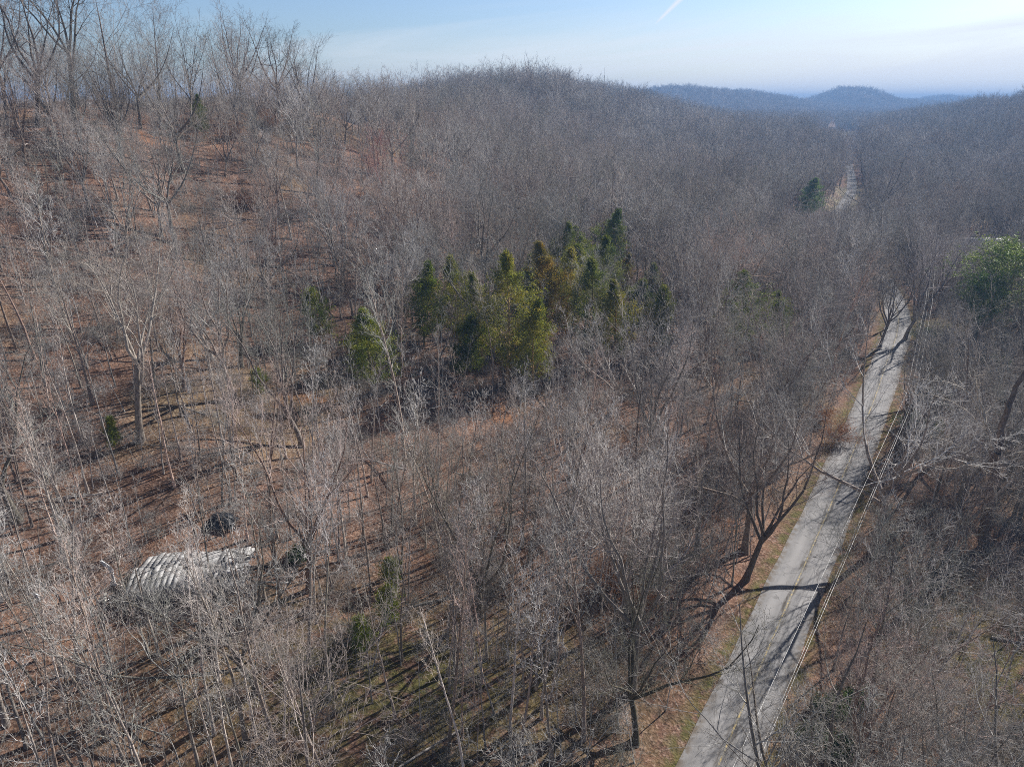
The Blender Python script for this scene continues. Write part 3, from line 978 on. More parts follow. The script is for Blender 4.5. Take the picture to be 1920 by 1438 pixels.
# skyline giants, upper left
for px_, py_, st_, v_, s_, lb in ((60, 215, 'oak', 0, 1.2, 'leftmost great fan-topped tree against the sky on the ridge'),
                                  (130, 220, 'giant', 0, 1.15, 'tallest tree of the ridge, its open crown filling the upper left sky'),
                                  (215, 215, 'maple', 0, 1.2, 'wide fan-crowned tree just right of the tallest ridge tree'),
                                  (300, 215, 'maple', 1, 1.02, 'slim upright oval-crowned tree standing alone against the blue on the ridge'),
                                  (358, 218, 'vase', 1, 1.0, 'feathery vase-shaped tree second from the gap on the ridge skyline'),
                                  (455, 215, 'oak', 0, .92, 'dark bushy-topped tree at the left of the dense skyline clump'),
                                  (520, 215, 'oak', 2, .88, 'dark rounded tree in the middle of the dense skyline clump'),
                                  (575, 215, 'vase', 2, .86, 'tall fan-crowned tree at the top of the dense skyline clump'),
                                  (640, 225, 'oak', 1, .78, 'leaning round-crowned tree ending the near ridge where the sky dips')):
    # skyline trees stand on the ridge line near the camera's own height
    az = (px_ - 960) / 1280 / 1.0824
    Y_ = {60: 118, 130: 124, 215: 128, 300: 145, 358: 150}.get(px_, 168)
    hero.append((az * Y_, Y_, st_, v_, s_, 1.0 + px_ * .01, (.62, .58, .56), lb))
hx, hy = np.array([h[0] for h in hero]), np.array([h[1] for h in hero])
for k in range(len(hero)):      # give the named trees room
    near_ok &= np.hypot(X1 - hx[k], Y1 - hy[k]) > (3.2 if hy[k] < 200 else 2)
sel = near_ok
X1, Y1, Z1, s1, d1, keys, var, scl, Ht, px1, py1, dep1 = [a[sel] for a in (X1, Y1, Z1, s1, d1, keys, var, scl, Ht, px1, py1, dep1)]
tintv = np.ones((len(X1), 3))
base_t = rng.uniform(.72, 1.15, len(X1)); tintv *= base_t[:, None]
tintv[(Z1 > 33) & (Y1 < 330)] *= .78
warm = rng.uniform(0, 1, len(X1)) < .15
tintv[warm] *= np.array([1.1, .92, .86])
tintv *= 1.12; tintv[(keys == 'pole') | (keys == 'thin')] *= 1.12

# the 300 that show largest become things of their own
pxt, pyt, dpt = project(X1, Y1, Z1 + Ht)
vis_h = np.clip(np.minimum(py1, 1438) - np.maximum(pyt, 0), 0, None) * (px1 > -30) * (px1 < 1950) * (pxt > -20) * (pxt < 1940)
wide = np.where(keys == 'thin', .75, np.where(keys == 'pole', .85, 1.0))
score = vis_h * wide
order = np.argsort(-score)
NTHINGS = 300 - len(hero)
ind = order[:NTHINGS]
rest = order[NTHINGS:]
print('individuals', len(ind), 'smallest px', score[ind[-1]], 'rest', len(rest))

LANDMARKS = [('the collapsed house', *RUIN_XY), ('the white-limbed forked tree', hero[0][0], hero[0][1]), ('the cedar clump', 8, 118), ('the power pole', 47.8, 75.3),
             ('the huge broken dark trunk', hero[1][0], hero[1][1]), ('the spreading roadside tree', hero[2][0], hero[2][1]), ('the mossy many-stemmed tree', hero[3][0], hero[3][1]),
             ('the white two-stemmed tree', hero[5][0], hero[5][1]), ('the road bend', 84, 140), ('the bottom of the road', 16, 36), ('the lone black-stemmed tree', hero[6][0], hero[6][1])]
LOOK = {'thin': 'thin whippy tree', 'pole': 'slender pole tree', 'oak': 'spreading tree', 'vase': 'fan-shaped tree', 'small': 'short twiggy tree', 'maple': 'rounded tree', 'snag': 'pale dead snag'}


def gnarled_tree():
    rg = np.random.default_rng(77); tb, cb = Build(), Build()

    def line(pts, r0, r1, b, n=14, sides=8, wob=.12):
        pts = np.array(pts, float); pts[:, 0] -= .24 * np.maximum(pts[:, 2], 0); t = np.linspace(0, len(pts) - 1, n); q = catmull3(pts, t)
        q[1:] += rg.normal(0, wob, (n - 1, 3)) * min(1, r0 * 5)
        rr = np.linspace(r0, r1, n) * rg.uniform(.88, 1.12, n)
        V, F = tubes(q[None], rr[None], sides); b.add(V, F); return q[None], rr[None]
    line([(-.1, 0, -.8), (.1, 0, 0), (.4, 0, 4), (.85, 0, 9), (1.1, 0, 11.3)], .54, .36, tb, 16, 10)
    line([(1.1, 0, 11), (2.1, .5, 14.5), (3.2, .9, 17), (4.7, 1, 20.5), (5.6, 1.2, 23)], .33, .12, tb)
    line([(2.3, .5, 14.8), (2.0, .4, 16.2)], .14, .07, tb, 5)
    rows = [line([(1.0, 0, 10.8), (.2, 0, 13.5), (-.8, .2, 17), (-1.4, .3, 20)], .20, .05, cb),
            line([(.1, 0, 13.8), (-2.0, -.4, 17.4), (-5.2, -.5, 18.8), (-8.2, -.2, 18.4)], .10, .03, cb),
            line([(.5, 0, 12.6), (-1.5, .4, 15.0), (-4.2, .2, 16.8), (-6.8, 0, 17.0)], .07, .02, cb),
            line([(.75, 0, 8.4), (-1.2, 0, 9.6), (-4.0, 0, 9.2), (-5.6, 0, 10.6), (-7.2, .2, 13.0)], .12, .03, cb),
            line([(-5.2, 0, 10.2), (-5.6, -.4, 12.8), (-3.2, -.4, 12.2), (-2.0, -.2, 10.8)], .05, .02, cb),
            line([(4.2, 1, 19.4), (5.6, 1.6, 20.6), (7.2, 2.2, 22.6)], .10, .03, cb),
            line([(.5, 0, 5.5), (2.6, .5, 7.2), (5.2, 1, 9.2), (7.5, 1.4, 11.8)], .16, .04, cb),
            line([(.9, 0, 10), (2.9, -.3, 11.2), (5.0, -.6, 11.4), (6.5, -.8, 12.2)], .08, .02, cb)]
    for P, rr in rows:
        C, cr = kids(rg, P, rr, 9, .3, 1, (.5, 1.1), .24, 6, .2, .05, .8, .5, .018); V, F = tubes(C, cr, 3); cb.add(V, F)
        X, xr = kids(rg, C, cr, 3, .2, 1, (.4, 1.), .45, 4, .2, .05, .8, .6, .014); V, F = tubes(X, xr, 3); cb.add(V, F)
    return tb.mesh('trunk', [M_TRUNK], True), cb.mesh('crown', [M_PALE])


def catmull3(P, t):
    Q = np.vstack([2 * P[0] - P[1], P, 2 * P[-1] - P[-2]]); i = np.clip(t.astype(int), 0, len(P) - 2); f = (t - i)[:, None]
    p0, p1, p2, p3 = Q[i], Q[i + 1], Q[i + 2], Q[i + 3]
    return .5 * (2 * p1 + (p2 - p0) * f + (2 * p0 - 5 * p1 + 4 * p2 - p3) * f ** 2 + (3 * p1 - p0 - 3 * p2 + p3) * f ** 3)


gt, gc = gnarled_tree()
LIB['snag_hero'] = [dict(style='snag', H=23, trunk=gt, crown=gc)]


def describe(x, y, style, tint, tilt_deg):
    ds = [math.hypot(x - l[1], y - l[2]) for l in LANDMARKS]
    k = int(np.argmin(ds)); nm, lx, ly = LANDMARKS[k]; dd = ds[k]
    a = math.degrees(math.atan2(x - lx, y - ly)) % 360
    dr = ['behind', 'behind-right of', 'right of', 'front-right of', 'in front of', 'front-left of', 'left of', 'behind-left of'][int(((a + 22.5) % 360) // 45)]
    far = 'close ' if dd < 8 else ('just ' if dd < 16 else ('well ' if dd < 30 else 'far '))
    tone = 'pale' if tint > 1.1 else ('dark' if tint < .85 else 'grey')
    return f'{tone} {LOOK[style]} {far}{dr} {nm}'


labels = {}
tree_rows = []
for i in ind:
    tree_rows.append([X1[i], Y1[i], keys[i], int(var[i]), float(scl[i]), float(rng.uniform(0, 6.28)), tuple(tintv[i]), None, Ht[i]])
for h in hero:
    tree_rows.append([*h, LIB[h[2]][h[3]]['H'] * h[4]])
for r_ in tree_rows:
    if r_[7] is None:
        r_[7] = describe(r_[0], r_[1], r_[2], r_[6][1], 0)
byl = {}
for r_ in tree_rows: byl.setdefault(r_[7], []).append(r_)
for lb, rows in byl.items():
    if len(rows) < 2: continue
    rows.sort(key=lambda q: q[8], reverse=True)
    rank = {2: ['taller of two', 'shorter of two'], 3: ['tallest of three', 'middle-height of three', 'shortest of three']}
    if len(lb.split()) > 13: lb = lb.replace('just ', '').replace('close ', '')
    if len(rows) in rank:
        for q, w in zip(rows, rank[len(rows)]): q[7] = f'{lb}, {w}'
    else:
        rows.sort(key=lambda q: project(q[0], q[1], 5)[0])
        W = ['leftmost', 'second from left', 'third from left', 'fourth from left', 'fifth from left', 'sixth from left', 'seventh from left', 'eighth from left', 'ninth from left', 'tenth from left']
        for k, q in enumerate(rows): q[7] = f'{lb}, ' + ('rightmost' if k == len(rows) - 1 else W[min(k, 9)])


def place_tree(x, y, style, v, s, rz, tint, label, H):
    d = LIB[style][v]
    e = empty('bare_tree', (x, y, hz(x, y)), rz, label, 'tree', 'bare winter trees of the wood')
    e.scale = (s, s, s)
    tl_ = 0 if style == 'snag_hero' else .035
    e.rotation_euler = (float(rng.normal(0, tl_)), float(rng.normal(0, tl_)), rz)
    for nm in ('trunk', 'crown'):
        o = bpy.data.objects.new(nm, d[nm]); root_col.objects.link(o); o.parent = e; o.color = (*(np.array(tint) * {('trunk', 'thin'): 1.55, ('crown', 'snag_hero'): 1.6, ('crown', 'giant'): .85, ('trunk', 'giant'): 1.3, ('trunk', 'pole'): 1.15}.get((nm, style), 1.0)), 1)


for r_ in tree_rows: place_tree(*r_)

# the remaining trees of the wood, middle and far, in one object
patch1 = vnoise(X1, Y1, .045, 21)
pts, rz, tilt, sc3, pick = [], [], [], [], []
meshes, cols = [], []
slot = {}
for lod in ('near', 'mid', 'far', 'shade'):
    for st in names:
        for v, d in enumerate(LIB[st]):
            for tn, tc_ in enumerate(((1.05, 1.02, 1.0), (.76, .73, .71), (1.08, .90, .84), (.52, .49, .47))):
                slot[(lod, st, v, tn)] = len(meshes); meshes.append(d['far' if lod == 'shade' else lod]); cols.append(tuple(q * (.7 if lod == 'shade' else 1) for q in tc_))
for i in rest:
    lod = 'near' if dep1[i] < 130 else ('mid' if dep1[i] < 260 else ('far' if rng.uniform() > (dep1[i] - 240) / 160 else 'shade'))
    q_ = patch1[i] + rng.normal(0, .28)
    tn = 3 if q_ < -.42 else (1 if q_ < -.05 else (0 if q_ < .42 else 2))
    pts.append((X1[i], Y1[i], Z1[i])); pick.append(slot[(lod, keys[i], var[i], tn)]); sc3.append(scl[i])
# far wood on the hills beyond
X2, Y2 = jitter_grid(-420, 1100, 430, 1250, 7.4)
Z2 = height(X2, Y2); s2, d2 = road_sd(X2, Y2)
k2 = in_view(X2, Y2, Z2, mx=150) & (np.abs(d2) > 6) & ~open_ground(X2, Y2)
X2, Y2, Z2 = X2[k2], Y2[k2], Z2[k2]
k2 = visible(X2, Y2, Z2 + 18); X2, Y2, Z2 = X2[k2], Y2[k2], Z2[k2]
print('far wood', len(X2))
patch2 = vnoise(X2, Y2, .03, 23)
fst = ['oak', 'vase', 'maple', 'oak', 'vase', 'pole']
lim2 = sight_limit(X2, Y2, Z2)
for x, y, z, pq, l2 in zip(X2, Y2, Z2, patch2, lim2):
    if l2 < 7: continue
    q_ = pq + rng.normal(0, .3); tn = 3 if q_ < -.3 else (1 if q_ < .15 else (0 if q_ < .4 else 2))
    st = fst[rng.integers(6)]; v = rng.integers(len(LIB[st]))
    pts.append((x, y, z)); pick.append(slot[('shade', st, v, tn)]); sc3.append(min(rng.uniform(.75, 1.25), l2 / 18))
n_ = len(pts)
sc3 = np.array(sc3)[:, None] * np.ones((1, 3)); sc3[:, :2] *= rng.uniform(.9, 1.2, (n_, 1))
scatter('bare_woodland', ('mass of bare grey winter trees covering the hillsides behind the nearer trees', 'woodland'),
        np.array(pts), rng.uniform(0, 6.28, n_), rng.normal(0, .04, (n_, 2)), sc3, pick, meshes, cols)

# very far hills
X3, Y3 = jitter_grid(-300, 2700, 1250, 3500, 10.5)
Z3 = height(X3, Y3)
k3 = in_view(X3, Y3, Z3, mx=60) & (rng.uniform(0, 1, len(X3)) < .9)
X3, Y3, Z3 = X3[k3], Y3[k3], Z3[k3]
k3 = visible(X3, Y3, Z3 + 18) & (Z3 > 3); X3, Y3, Z3 = X3[k3], Y3[k3], Z3[k3]
n_ = len(X3); print('distant', n_)
scatter('distant_woodland', ('blue hazy wooded hills closing the valley at the horizon', 'woodland'),
        np.stack([X3, Y3, Z3], 1), rng.uniform(0, 6.28, n_), np.zeros((n_, 2)), rng.uniform(.8, 1.25, (n_, 1)) * np.array([[1.15, 1.15, 1]]),
        rng.integers(0, 4, n_), VFAR, [(.5, .47, .45)] * 4)

# ------------------------------------------------------------------ saplings and brush
SAP = []
for k in range(5):
    t_, c_ = tree_build(900 + k, 8.5 + k, .05 + .008 * k, .25, 'sapling', 0)
    SAP.append(merge('sapling', t_, c_, [M_TWIG, M_TWIG]))
    print('sap', len(SAP[-1].polygons))
X4, Y4 = jitter_grid(-190, 220, 16, 240, 2.9)
xe, ye = jitter_grid(10, 110, 44, 150, 2.0)
se, de = road_sd(xe, ye); ke = (de > 4.3) & (de < 12)
X4, Y4 = np.concatenate([X4, xe[ke]]), np.concatenate([Y4, ye[ke]])
s4, d4 = road_sd(X4, Y4); Z4 = height(X4, Y4)
k4 = in_view(X4, Y4, Z4, 9, 200) & ((d4 > 4.2) | (d4 < -5)) & ~open_ground(X4, Y4) & (rng.uniform(0, 1, len(X4)) < .72 + .3 * vnoise(X4, Y4, .09, 8)) & (np.hypot(X4, Y4) > 14)
k4 &= ~((X4 > -80) & (X4 < 30) & (Y4 < 66) & (d4 > 11) & (rng.uniform(0, 1, len(X4)) < .2))
k4 &= ~(hides(X4, Y4, [RUIN_XY], 9, 5) & (rng.uniform(0, 1, len(X4)) < .35))
X4, Y4, Z4 = X4[k4], Y4[k4], Z4[k4]; n_ = len(X4); print('saplings', n_)
sapcols = [(1.1, 1.08, 1.06), (.85, .8, .78), (1.0, .95, .93), (.7, .66, .64), (1.2, 1.15, 1.12)]
scatter('saplings', ('thicket of thin grey saplings filling the gaps between the trees', 'saplings'),
        np.stack([X4, Y4, Z4], 1), rng.uniform(0, 6.28, n_), rng.normal(0, .09, (n_, 2)), rng.uniform(.45, 1.15, (n_, 1)) * np.ones((1, 3)), rng.integers(0, 5, n_), SAP, sapcols)


def brush_mesh(seed, spread, hgt, n, mat=M_TWIG):
    rg = np.random.default_rng(seed); b = Build()
    p = np.zeros((n, 3)); p[:, :2] = rg.normal(0, spread * .35, (n, 2)); p[:, 2] = -.1
    a = rg.uniform(0, 6.28, n); t = rg.uniform(.1, 1.1, n)
    D = np.stack([np.sin(t) * np.cos(a), np.sin(t) * np.sin(a), np.cos(t)], 1)
    P = grow(rg, p, D, rg.uniform(.5, 1.2, n) * hgt, 5, .22, .02, .12)
    Rd = np.full((n, 1), .014) * np.linspace(1, .4, 6)[None]
    V, F = tubes(P, Rd, 3); b.add(V, F)
    C, cr = kids(rg, P, Rd, 6, .2, 1, (.4, 1.1), .45, 3, .25, .0, .6, .7, .008)
    V, F = tubes(C, cr, 3); b.add(V, F)
    C2, cr2 = kids(rg, C, cr, 2, .2, 1, (.4, 1.1), .55, 2, .25, .0, .6, .7, .007)
    V, F = tubes(C2, cr2, 3); b.add(V, F)
    return b.mesh('brush', [mat])


BR = [brush_mesh(1000 + k, 1.3 + .3 * k, 1.5 + .35 * k, 34) for k in range(4)]
print('brush', len(BR[0].polygons))
X5, Y5 = jitter_grid(-150, 180, 16, 190, 2.3)
s5, d5 = road_sd(X5, Y5); Z5 = height(X5, Y5)
pb = .38 + .45 * vnoise(X5, Y5, .12, 11); pb = np.where(d5 < 0, pb + .7, pb + .08); pb = np.where((d5 > 0) & (d5 < 13) & (Y5 > 50), pb + .45, pb)
k5 = in_view(X5, Y5, Z5, 3, 160) & ((d5 > 4.8) | (d5 < -4.2)) & ~open_ground(X5, Y5, .9) & (rng.uniform(0, 1, len(X5)) < pb)
X5, Y5, Z5 = X5[k5], Y5[k5], Z5[k5]; n_ = len(X5); print('brush', n_)
scatter('undergrowth', ('low tangle of brown and grey brush on the forest floor', 'undergrowth'),
        np.stack([X5, Y5, Z5], 1), rng.uniform(0, 6.28, n_), rng.normal(0, .1, (n_, 2)), rng.uniform(.6, 1.3, (n_, 1)) * np.ones((1, 3)), rng.integers(0, 4, n_), BR,
        [(1, .9, .82), (.8, .74, .7), (1.0, .96, .92), (.9, .78, .66)])


# fallen dead wood
def log_mesh(seed):
    rg = np.random.default_rng(seed); b = Build()
    L = rg.uniform(5, 11)
    P = grow(rg, np.array([[-L / 2, 0, .12]]), np.array([[1., 0, .0]]), np.array([L]), 6, .05, 0); P[:, :, 2] = .1 + rg.uniform(0, .1, 7)
    Rd = np.linspace(.13, .03, 7)[None]
    V, F = tubes(P, Rd, 5); b.add(V, F)
    C, cr = kids(rg, P, Rd, 6, .4, 1, (.4, 1.), .3, 4, .15, .03, .8, .6, .012); V, F = tubes(C, cr, 3); b.add(V, F)
    return b.mesh('fallen_branch', [M_TWIG])


LG = [log_mesh(1100 + k) for k in range(4)]
X6, Y6 = jitter_grid(-120, 140, 20, 170, 7.5)
s6, d6 = road_sd(X6, Y6); Z6 = height(X6, Y6)
k6 = in_view(X6, Y6, Z6, 3, 60) & ((d6 > 12) | (d6 < -12)) & ~open_ground(X6, Y6) & (rng.uniform(0, 1, len(X6)) < .6)
X6, Y6, Z6 = X6[k6], Y6[k6], Z6[k6]; n_ = len(X6); print('logs', n_)
scatter('fallen_branches', ('dead grey branches lying scattered over the brown leaf litter', 'dead wood'),
        np.stack([X6, Y6, Z6], 1), rng.uniform(0, 6.28, n_), rng.normal(0, .06, (n_, 2)), rng.uniform(.5, 1.1, (n_, 1)) * np.ones((1, 3)), rng.integers(0, 4, n_), LG,
        [(1.2, 1.1, 1.05), (.9, .85, .8), (1.3, 1.25, 1.2), (.7, .62, .55)])


# ------------------------------------------------------------------ evergreens
def tufts(rg, P, T, size, n, spread, flat=.5):
    """leafy sprays: n small bent triangles round every point"""
    M = len(P)
    c = np.repeat(P, n, 0) + rg.normal(0, spread, (M * n, 3))
    d = unit(np.repeat(T, n, 0) + rg.normal(0, .75, (M * n, 3)))
    ref = unit(rg.normal(0, 1, (M * n, 3)))
    w = unit(np.cross(d, ref))
    s = size * rg.uniform(.5, 1.3, M * n)[:, None]
    a = c - d * s * .5 + w * s * .32; b_ = c - d * s * .5 - w * s * .32
    e = c + d * s * .9; m_ = c + np.cross(d, w) * s * .22
    V = np.stack([a, b_, e, m_], 1).reshape(-1, 3)
    q = np.arange(M * n)[:, None] * 4
    F = np.concatenate([q + np.array([[0, 3, 2]]), q + np.array([[3, 1, 2]])])
    return V, F


def conifer(seed, H, W, kind):
    rg = np.random.default_rng(seed); tb, cb = Build(), Build()
    tr = grow(rg, np.zeros((1, 3)), np.array([[rg.normal(0, .05), rg.normal(0, .05), 1.]]), np.array([H]), 8, .03, .05); tr[:, 0, 2] = -.5
    rr = (.16 if kind == 'cedar' else .22) * (H / 11) * (1 - .93 * np.linspace(0, 1, 9)[None])
    V, F = tubes(tr, rr, 6); tb.add(V, F)
    if kind == 'cedar':
        shp = lambda t: np.interp(t, [.08, .2, .4, .6, .8, .93, 1], [.8, 1, .95, .66, .30, .10, .03]); nb, ang, t0 = 46, (.45, 1.2), .08
    elif kind == 'pine':
        shp = lambda t: np.interp(t, [.1, .25, .5, .8, 1], [.8, 1, .8, .4, .08]); nb, ang, t0 = 70, (1.0, 1.5), .1
    elif kind == 'wisp':
        shp = lambda t: np.interp(t, [.08, .3, .7, 1], [.8, 1, .6, .15]); nb, ang, t0 = 30, (.5, 1.1), .1
    else:
        shp = lambda t: np.interp(t, [.3, .45, .7, .9, 1], [.7, 1, 1., .7, .3]); nb, ang, t0 = 60, (.7, 1.4), .32
    C, cr = kids(rg, tr, rr, nb, t0, .995, ang, W / H, 5, .10, .09 if kind == 'cedar' else .03, .8, .35, .012, shape=shp)
    V, F = tubes(C, cr, 3); tb.add(V, F)
    X, xr = kids(rg, C, cr, 8 if kind != 'wisp' else 5, .2, 1.0, (.4, 1.1), .42, 3, .15, .08, .7, .6, .008)
    big = kind not in ('cedar', 'wisp')
    Pq = X[:, 1:].reshape(-1, 3); Tq = unit((X[:, 1:] - X[:, :-1]).reshape(-1, 3))
    V, F = tufts(rg, Pq, Tq, .19 if not big else .26, 10 if not big else 8, .2 if not big else .2); cb.add(V, F)
    Pq = C[:, 2:].reshape(-1, 3); Tq = unit((C[:, 2:] - C[:, 1:-1]).reshape(-1, 3))
    V, F = tufts(rg, Pq, Tq, .2, 5, .22); cb.add(V, F)
    mat = M_CEDAR if kind in ('cedar', 'wisp') else M_PINE
    return tb.mesh('trunk', [M_TRUNK], True), cb.mesh('crown', [mat])


CED = [conifer(1200 + k, h_, w_, 'cedar') for k, (h_, w_) in enumerate(((12.5, 4.0), (11, 3.2), (14, 4.6), (9, 2.6)))]
CED.append(conifer(1208, 7, 2.6, 'wisp'))
PIN = conifer(1210, 13, 3.6, 'pine')
PINL = conifer(1211, 17, 6.5, 'broad')
print('cedar faces', len(CED[0][1].polygons))


def place_ever(px, py, pair, s, label, name='cedar_tree', cat='cedar', group='dark cedars in the bare wood', tint=(1, 1, 1), sx=1.0, rz=None):
    g = ground_at(px, py)
    e = empty(name, (g[0], g[1], hz(*g)), rng.uniform(0, 6.28) if rz is None else rz, label, cat, group)
    e.scale = (s * sx * rng.uniform(.85, 1.3), s * sx * rng.uniform(.85, 1.25), s * rng.uniform(.9, 1.12))
    e.rotation_euler = (float(rng.normal(0, .05)), float(rng.normal(0, .05)), e.rotation_euler[2])
    for nm, m_ in zip(('trunk', 'crown'), pair):
        o = bpy.data.objects.new(nm, m_); root_col.objects.link(o); o.parent = e; o.color = (*tint, 1)
    return e


for px_, py_, v_, s_, t_, lb in CEDARS:
    t_ = (t_[0] * 1.4, t_[1] * 1.18, t_[2] * .8)
    place_ever(px_, py_, CED[v_], s_ * (1.1 if v_ < 4 else 1), lb, tint=t_)
place_ever(1508, 415, PIN, 1.25, 'bright green pointed pine left of the far stretch of road', 'pine_tree', 'pine', None, (1.05, 1.25, 1.0))
place_ever(1880, 640, PINL, 1.1, 'big bright green pine at the right edge of the picture', 'pine_tree', 'pine', None, (1.35, 1.3, .95), rz=.3, sx=1.2)
place_ever(1825, 650, PINL, .72, 'lower darker pine in front left of the big bright pine', 'pine_tree', 'pine', None, (.7, .85, .75), rz=1.3)


def leafy_bush(seed, rx, h, mat, n=900, size=.16):
    rg = np.random.default_rng(seed); b = Build()
    p = np.zeros((24, 3)); p[:, :2] = rg.normal(0, rx * .3, (24, 2))
    a = rg.uniform(0, 6.28, 24); t = rg.uniform(.1, 1., 24)
    D = np.stack([np.sin(t) * np.cos(a), np.sin(t) * np.sin(a), np.cos(t)], 1)
    P = grow(rg, p, D, rg.uniform(.6, 1.1, 24) * h, 5, .2, .02); Rd = np.full((24, 1), .02) * np.linspace(1, .4, 6)[None]
    tb = Build(); V, F = tubes(P, Rd, 3); tb.add(V, F)
    C, cr = kids(rg, P, Rd, 9, .2, 1, (.4, 1.2), .5, 3, .2, .02, .6, .7, .008); V, F = tubes(C, cr, 3); tb.add(V, F)
    Q = C[:, 1:].reshape(-1, 3); T = unit((C[:, 1:] - C[:, :-1]).reshape(-1, 3))
    V, F = tufts(rg, Q, T, size, 7, .16); b.add(V, F)
    return tb.mesh('stem', [M_TWIG]), b.mesh('leaves', [mat])


BUSH = [leafy_bush(1300 + k, 1.2, 2.0, M_SHRUB) for k in range(3)]
RUS = [leafy_bush(1310 + k, 1.0, 3.4, M_RUSSET, size=.13) for k in range(2)]


def place_bush(px, py, pair, s, label, name, cat, group, tint=(1, 1, 1)):
    g = ground_at(px, py)
    e = empty(name, (g[0], g[1], hz(*g)), rng.uniform(0, 6.28), label, cat, group)
    e.scale = (s, s, s)
    for nm, m_ in zip(('stem', 'leaves'), pair):
        o = bpy.data.objects.new(nm, m_); root_col.objects.link(o); o.parent = e; o.color = (*tint, 1)


for k, (px_, py_, s_, lb) in enumerate(((1545, 1350, .8, 'green bush at the road edge in the bottom right corner'), (1500, 1405, .7, 'green bush lowest beside the road on the right'),
                                        (1600, 1330, .8, 'grey-green bush behind the roadside bush at bottom right'), (1570, 1415, .8, 'low green bush right of the lowest roadside bush'),
                                        (1720, 820, 1.5, 'dark green bush at the foot of the power pole'), (1745, 770, 1.5, 'dark green bush behind the power pole'),
                                        (1760, 700, 1.3, 'dark bush right of the wires before the bend'), (1862, 700, 1.4, 'yellow-green bush below the big pine'),
                                        (1890, 760, 1.2, 'low yellow-green bush at the right edge below the pine'), (560, 1060, .7, 'small yellow-green bush right of the collapsed house'),
                                        (1730, 640, 1.3, 'evergreen bush in the crook of the road bend'))):
    place_bush(px_, py_, BUSH[k % 3], s_, lb, 'evergreen_bush', 'bush', 'green bushes', (1, 1, 1) if k % 2 else (1.25, 1.2, .9))
for k, (px_, py_, s_, lb) in enumerate(((1145, 1110, 1.0, 'russet sapling holding dead orange leaves above the bottom woods'), (1568, 835, 1.0, 'russet-leaved sapling on the bank left of the shaded road'),
                                        (1540, 800, .9, 'rusty sapling uphill of the one on the road bank'), (505, 245, 1.1, 'russet-leaved tree under the skyline clump'),
                                        (440, 262, .9, 'small russet tree left of the other under the skyline'), (462, 395, .9, 'orange-leaved sapling in a gap of the upper left wood'),
                                        (1210, 1160, .7, 'low rusty bush among poles left of the road'), (1545, 540, .6, 'tiny orange-leaved sapling up the far woods'))):
    place_bush(px_, py_, RUS[k % 2], s_, lb, 'russet_sapling', 'sapling', 'saplings still holding dead leaves')


# ------------------------------------------------------------------ power line
def tube_path(P, r, sides=6):
    P = np.asarray(P, float)[None]; return tubes(P, np.full((1, P.shape[1]), r), sides)


def span(a, b, sag, n=28):
    t = np.linspace(0, 1, n)[:, None]; a, b = np.array(a, float), np.array(b, float)
    P = a + (b - a) * t; P[:, 2] -= sag * 4 * (t * (1 - t))[:, 0]
    return P


def box(b, c, s, rz=0.0, ry=0.0, rx=0.0, mi=0):
    M = Matrix.Translation(c) @ Matrix.Rotation(rz, 4, 'Z') @ Matrix.Rotation(ry, 4, 'Y') @ Matrix.Rotation(rx, 4, 'X')
    V = np.array([tuple(M @ Vector((x * s[0] / 2, y * s[1] / 2, z * s[2] / 2))) for x in (-1, 1) for y in (-1, 1) for z in (-1, 1)])
    F = np.array([(0, 1, 3, 2), (4, 6, 7, 5), (0, 4, 5, 1), (2, 3, 7, 6), (0, 2, 6, 4), (1, 5, 7, 3)])
    b.add(V, F, mi)


POLES = [(-14.0, -10.5), (47.8, 75.3), (72.0, 114.5), (108, 175)]
for k, (x, y) in enumerate(POLES[1:3]):
    lb = ('wooden power pole by the shaded stretch of road, wires kinking at its top', 'wooden power pole at the bend where the wires vanish among trees')[k]
    z0 = hz(x, y)
    e = empty('power_pole', (x, y, z0), R(-35), lb, 'utility pole', 'power poles along the road')
    b = Build(); V, F = tubes(np.array([[[0, 0, -1.], [0, 0, 4], [0, 0, 9.9 - z0]]]), np.array([[.17, .15, .11]]), 10); b.add(V, F)
    V, F = tubes(np.array([[[0, 0, 9.9 - z0], [0, 0, 9.92 - z0]]]), np.array([[.11, .001]]), 10); b.add(V, F)
    link('post', b.mesh('post', [M_POLE], True), e)
    b = Build(); box(b, (.15, 0, 9.3 - z0), (1.3, .09, .11)); link('crossarm', b.mesh('crossarm', [M_POLE]), e)
    for xx, zz in ((-.35, 9.45), (.65, 9.45), (.2, 7.6)):
        b = Build(); V, F = tubes(np.array([[[xx, 0, zz - z0 - .12], [xx, 0, zz - z0 - .03], [xx, 0, zz - z0], [xx, 0, zz - z0 + .06], [xx, 0, zz - z0 + .12]]]), np.array([[.02, .06, .04, .06, .02]]), 10)
        b.add(V, F); link('insulator', b.mesh('insulator', [M_INSUL], True), e)
ax_ = (math.cos(R(-35)), math.sin(R(-35)))
for off, zz, r_, lb in ((-.35, 9.55, .014, 'pale overhead wire nearest the road, running beside it'), (.65, 9.55, .014, 'pale overhead wire in the middle of the three'),
                        (.2, 7.6, .012, 'lowest pale wire, farthest from the road at the bottom of the picture')):
    P = []
    for a, b_ in zip(POLES[:-1], POLES[1:]):
        o2 = off if zz > 8 else off + .0
        q = span((a[0] + ax_[0] * o2, a[1] + ax_[1] * o2, zz), (b_[0] + ax_[0] * o2, b_[1] + ax_[1] * o2, zz), .7 if zz > 8 else .9)
        P.append(q if not P else q[1:])
    b = Build(); V, F = tube_path(np.vstack(P), r_, 6); b.add(V, F)
    o = link('overhead_wire', b.mesh('overhead_wire', [M_WIRE], True)); tag(o, lb, 'wire', 'overhead wires along the road')

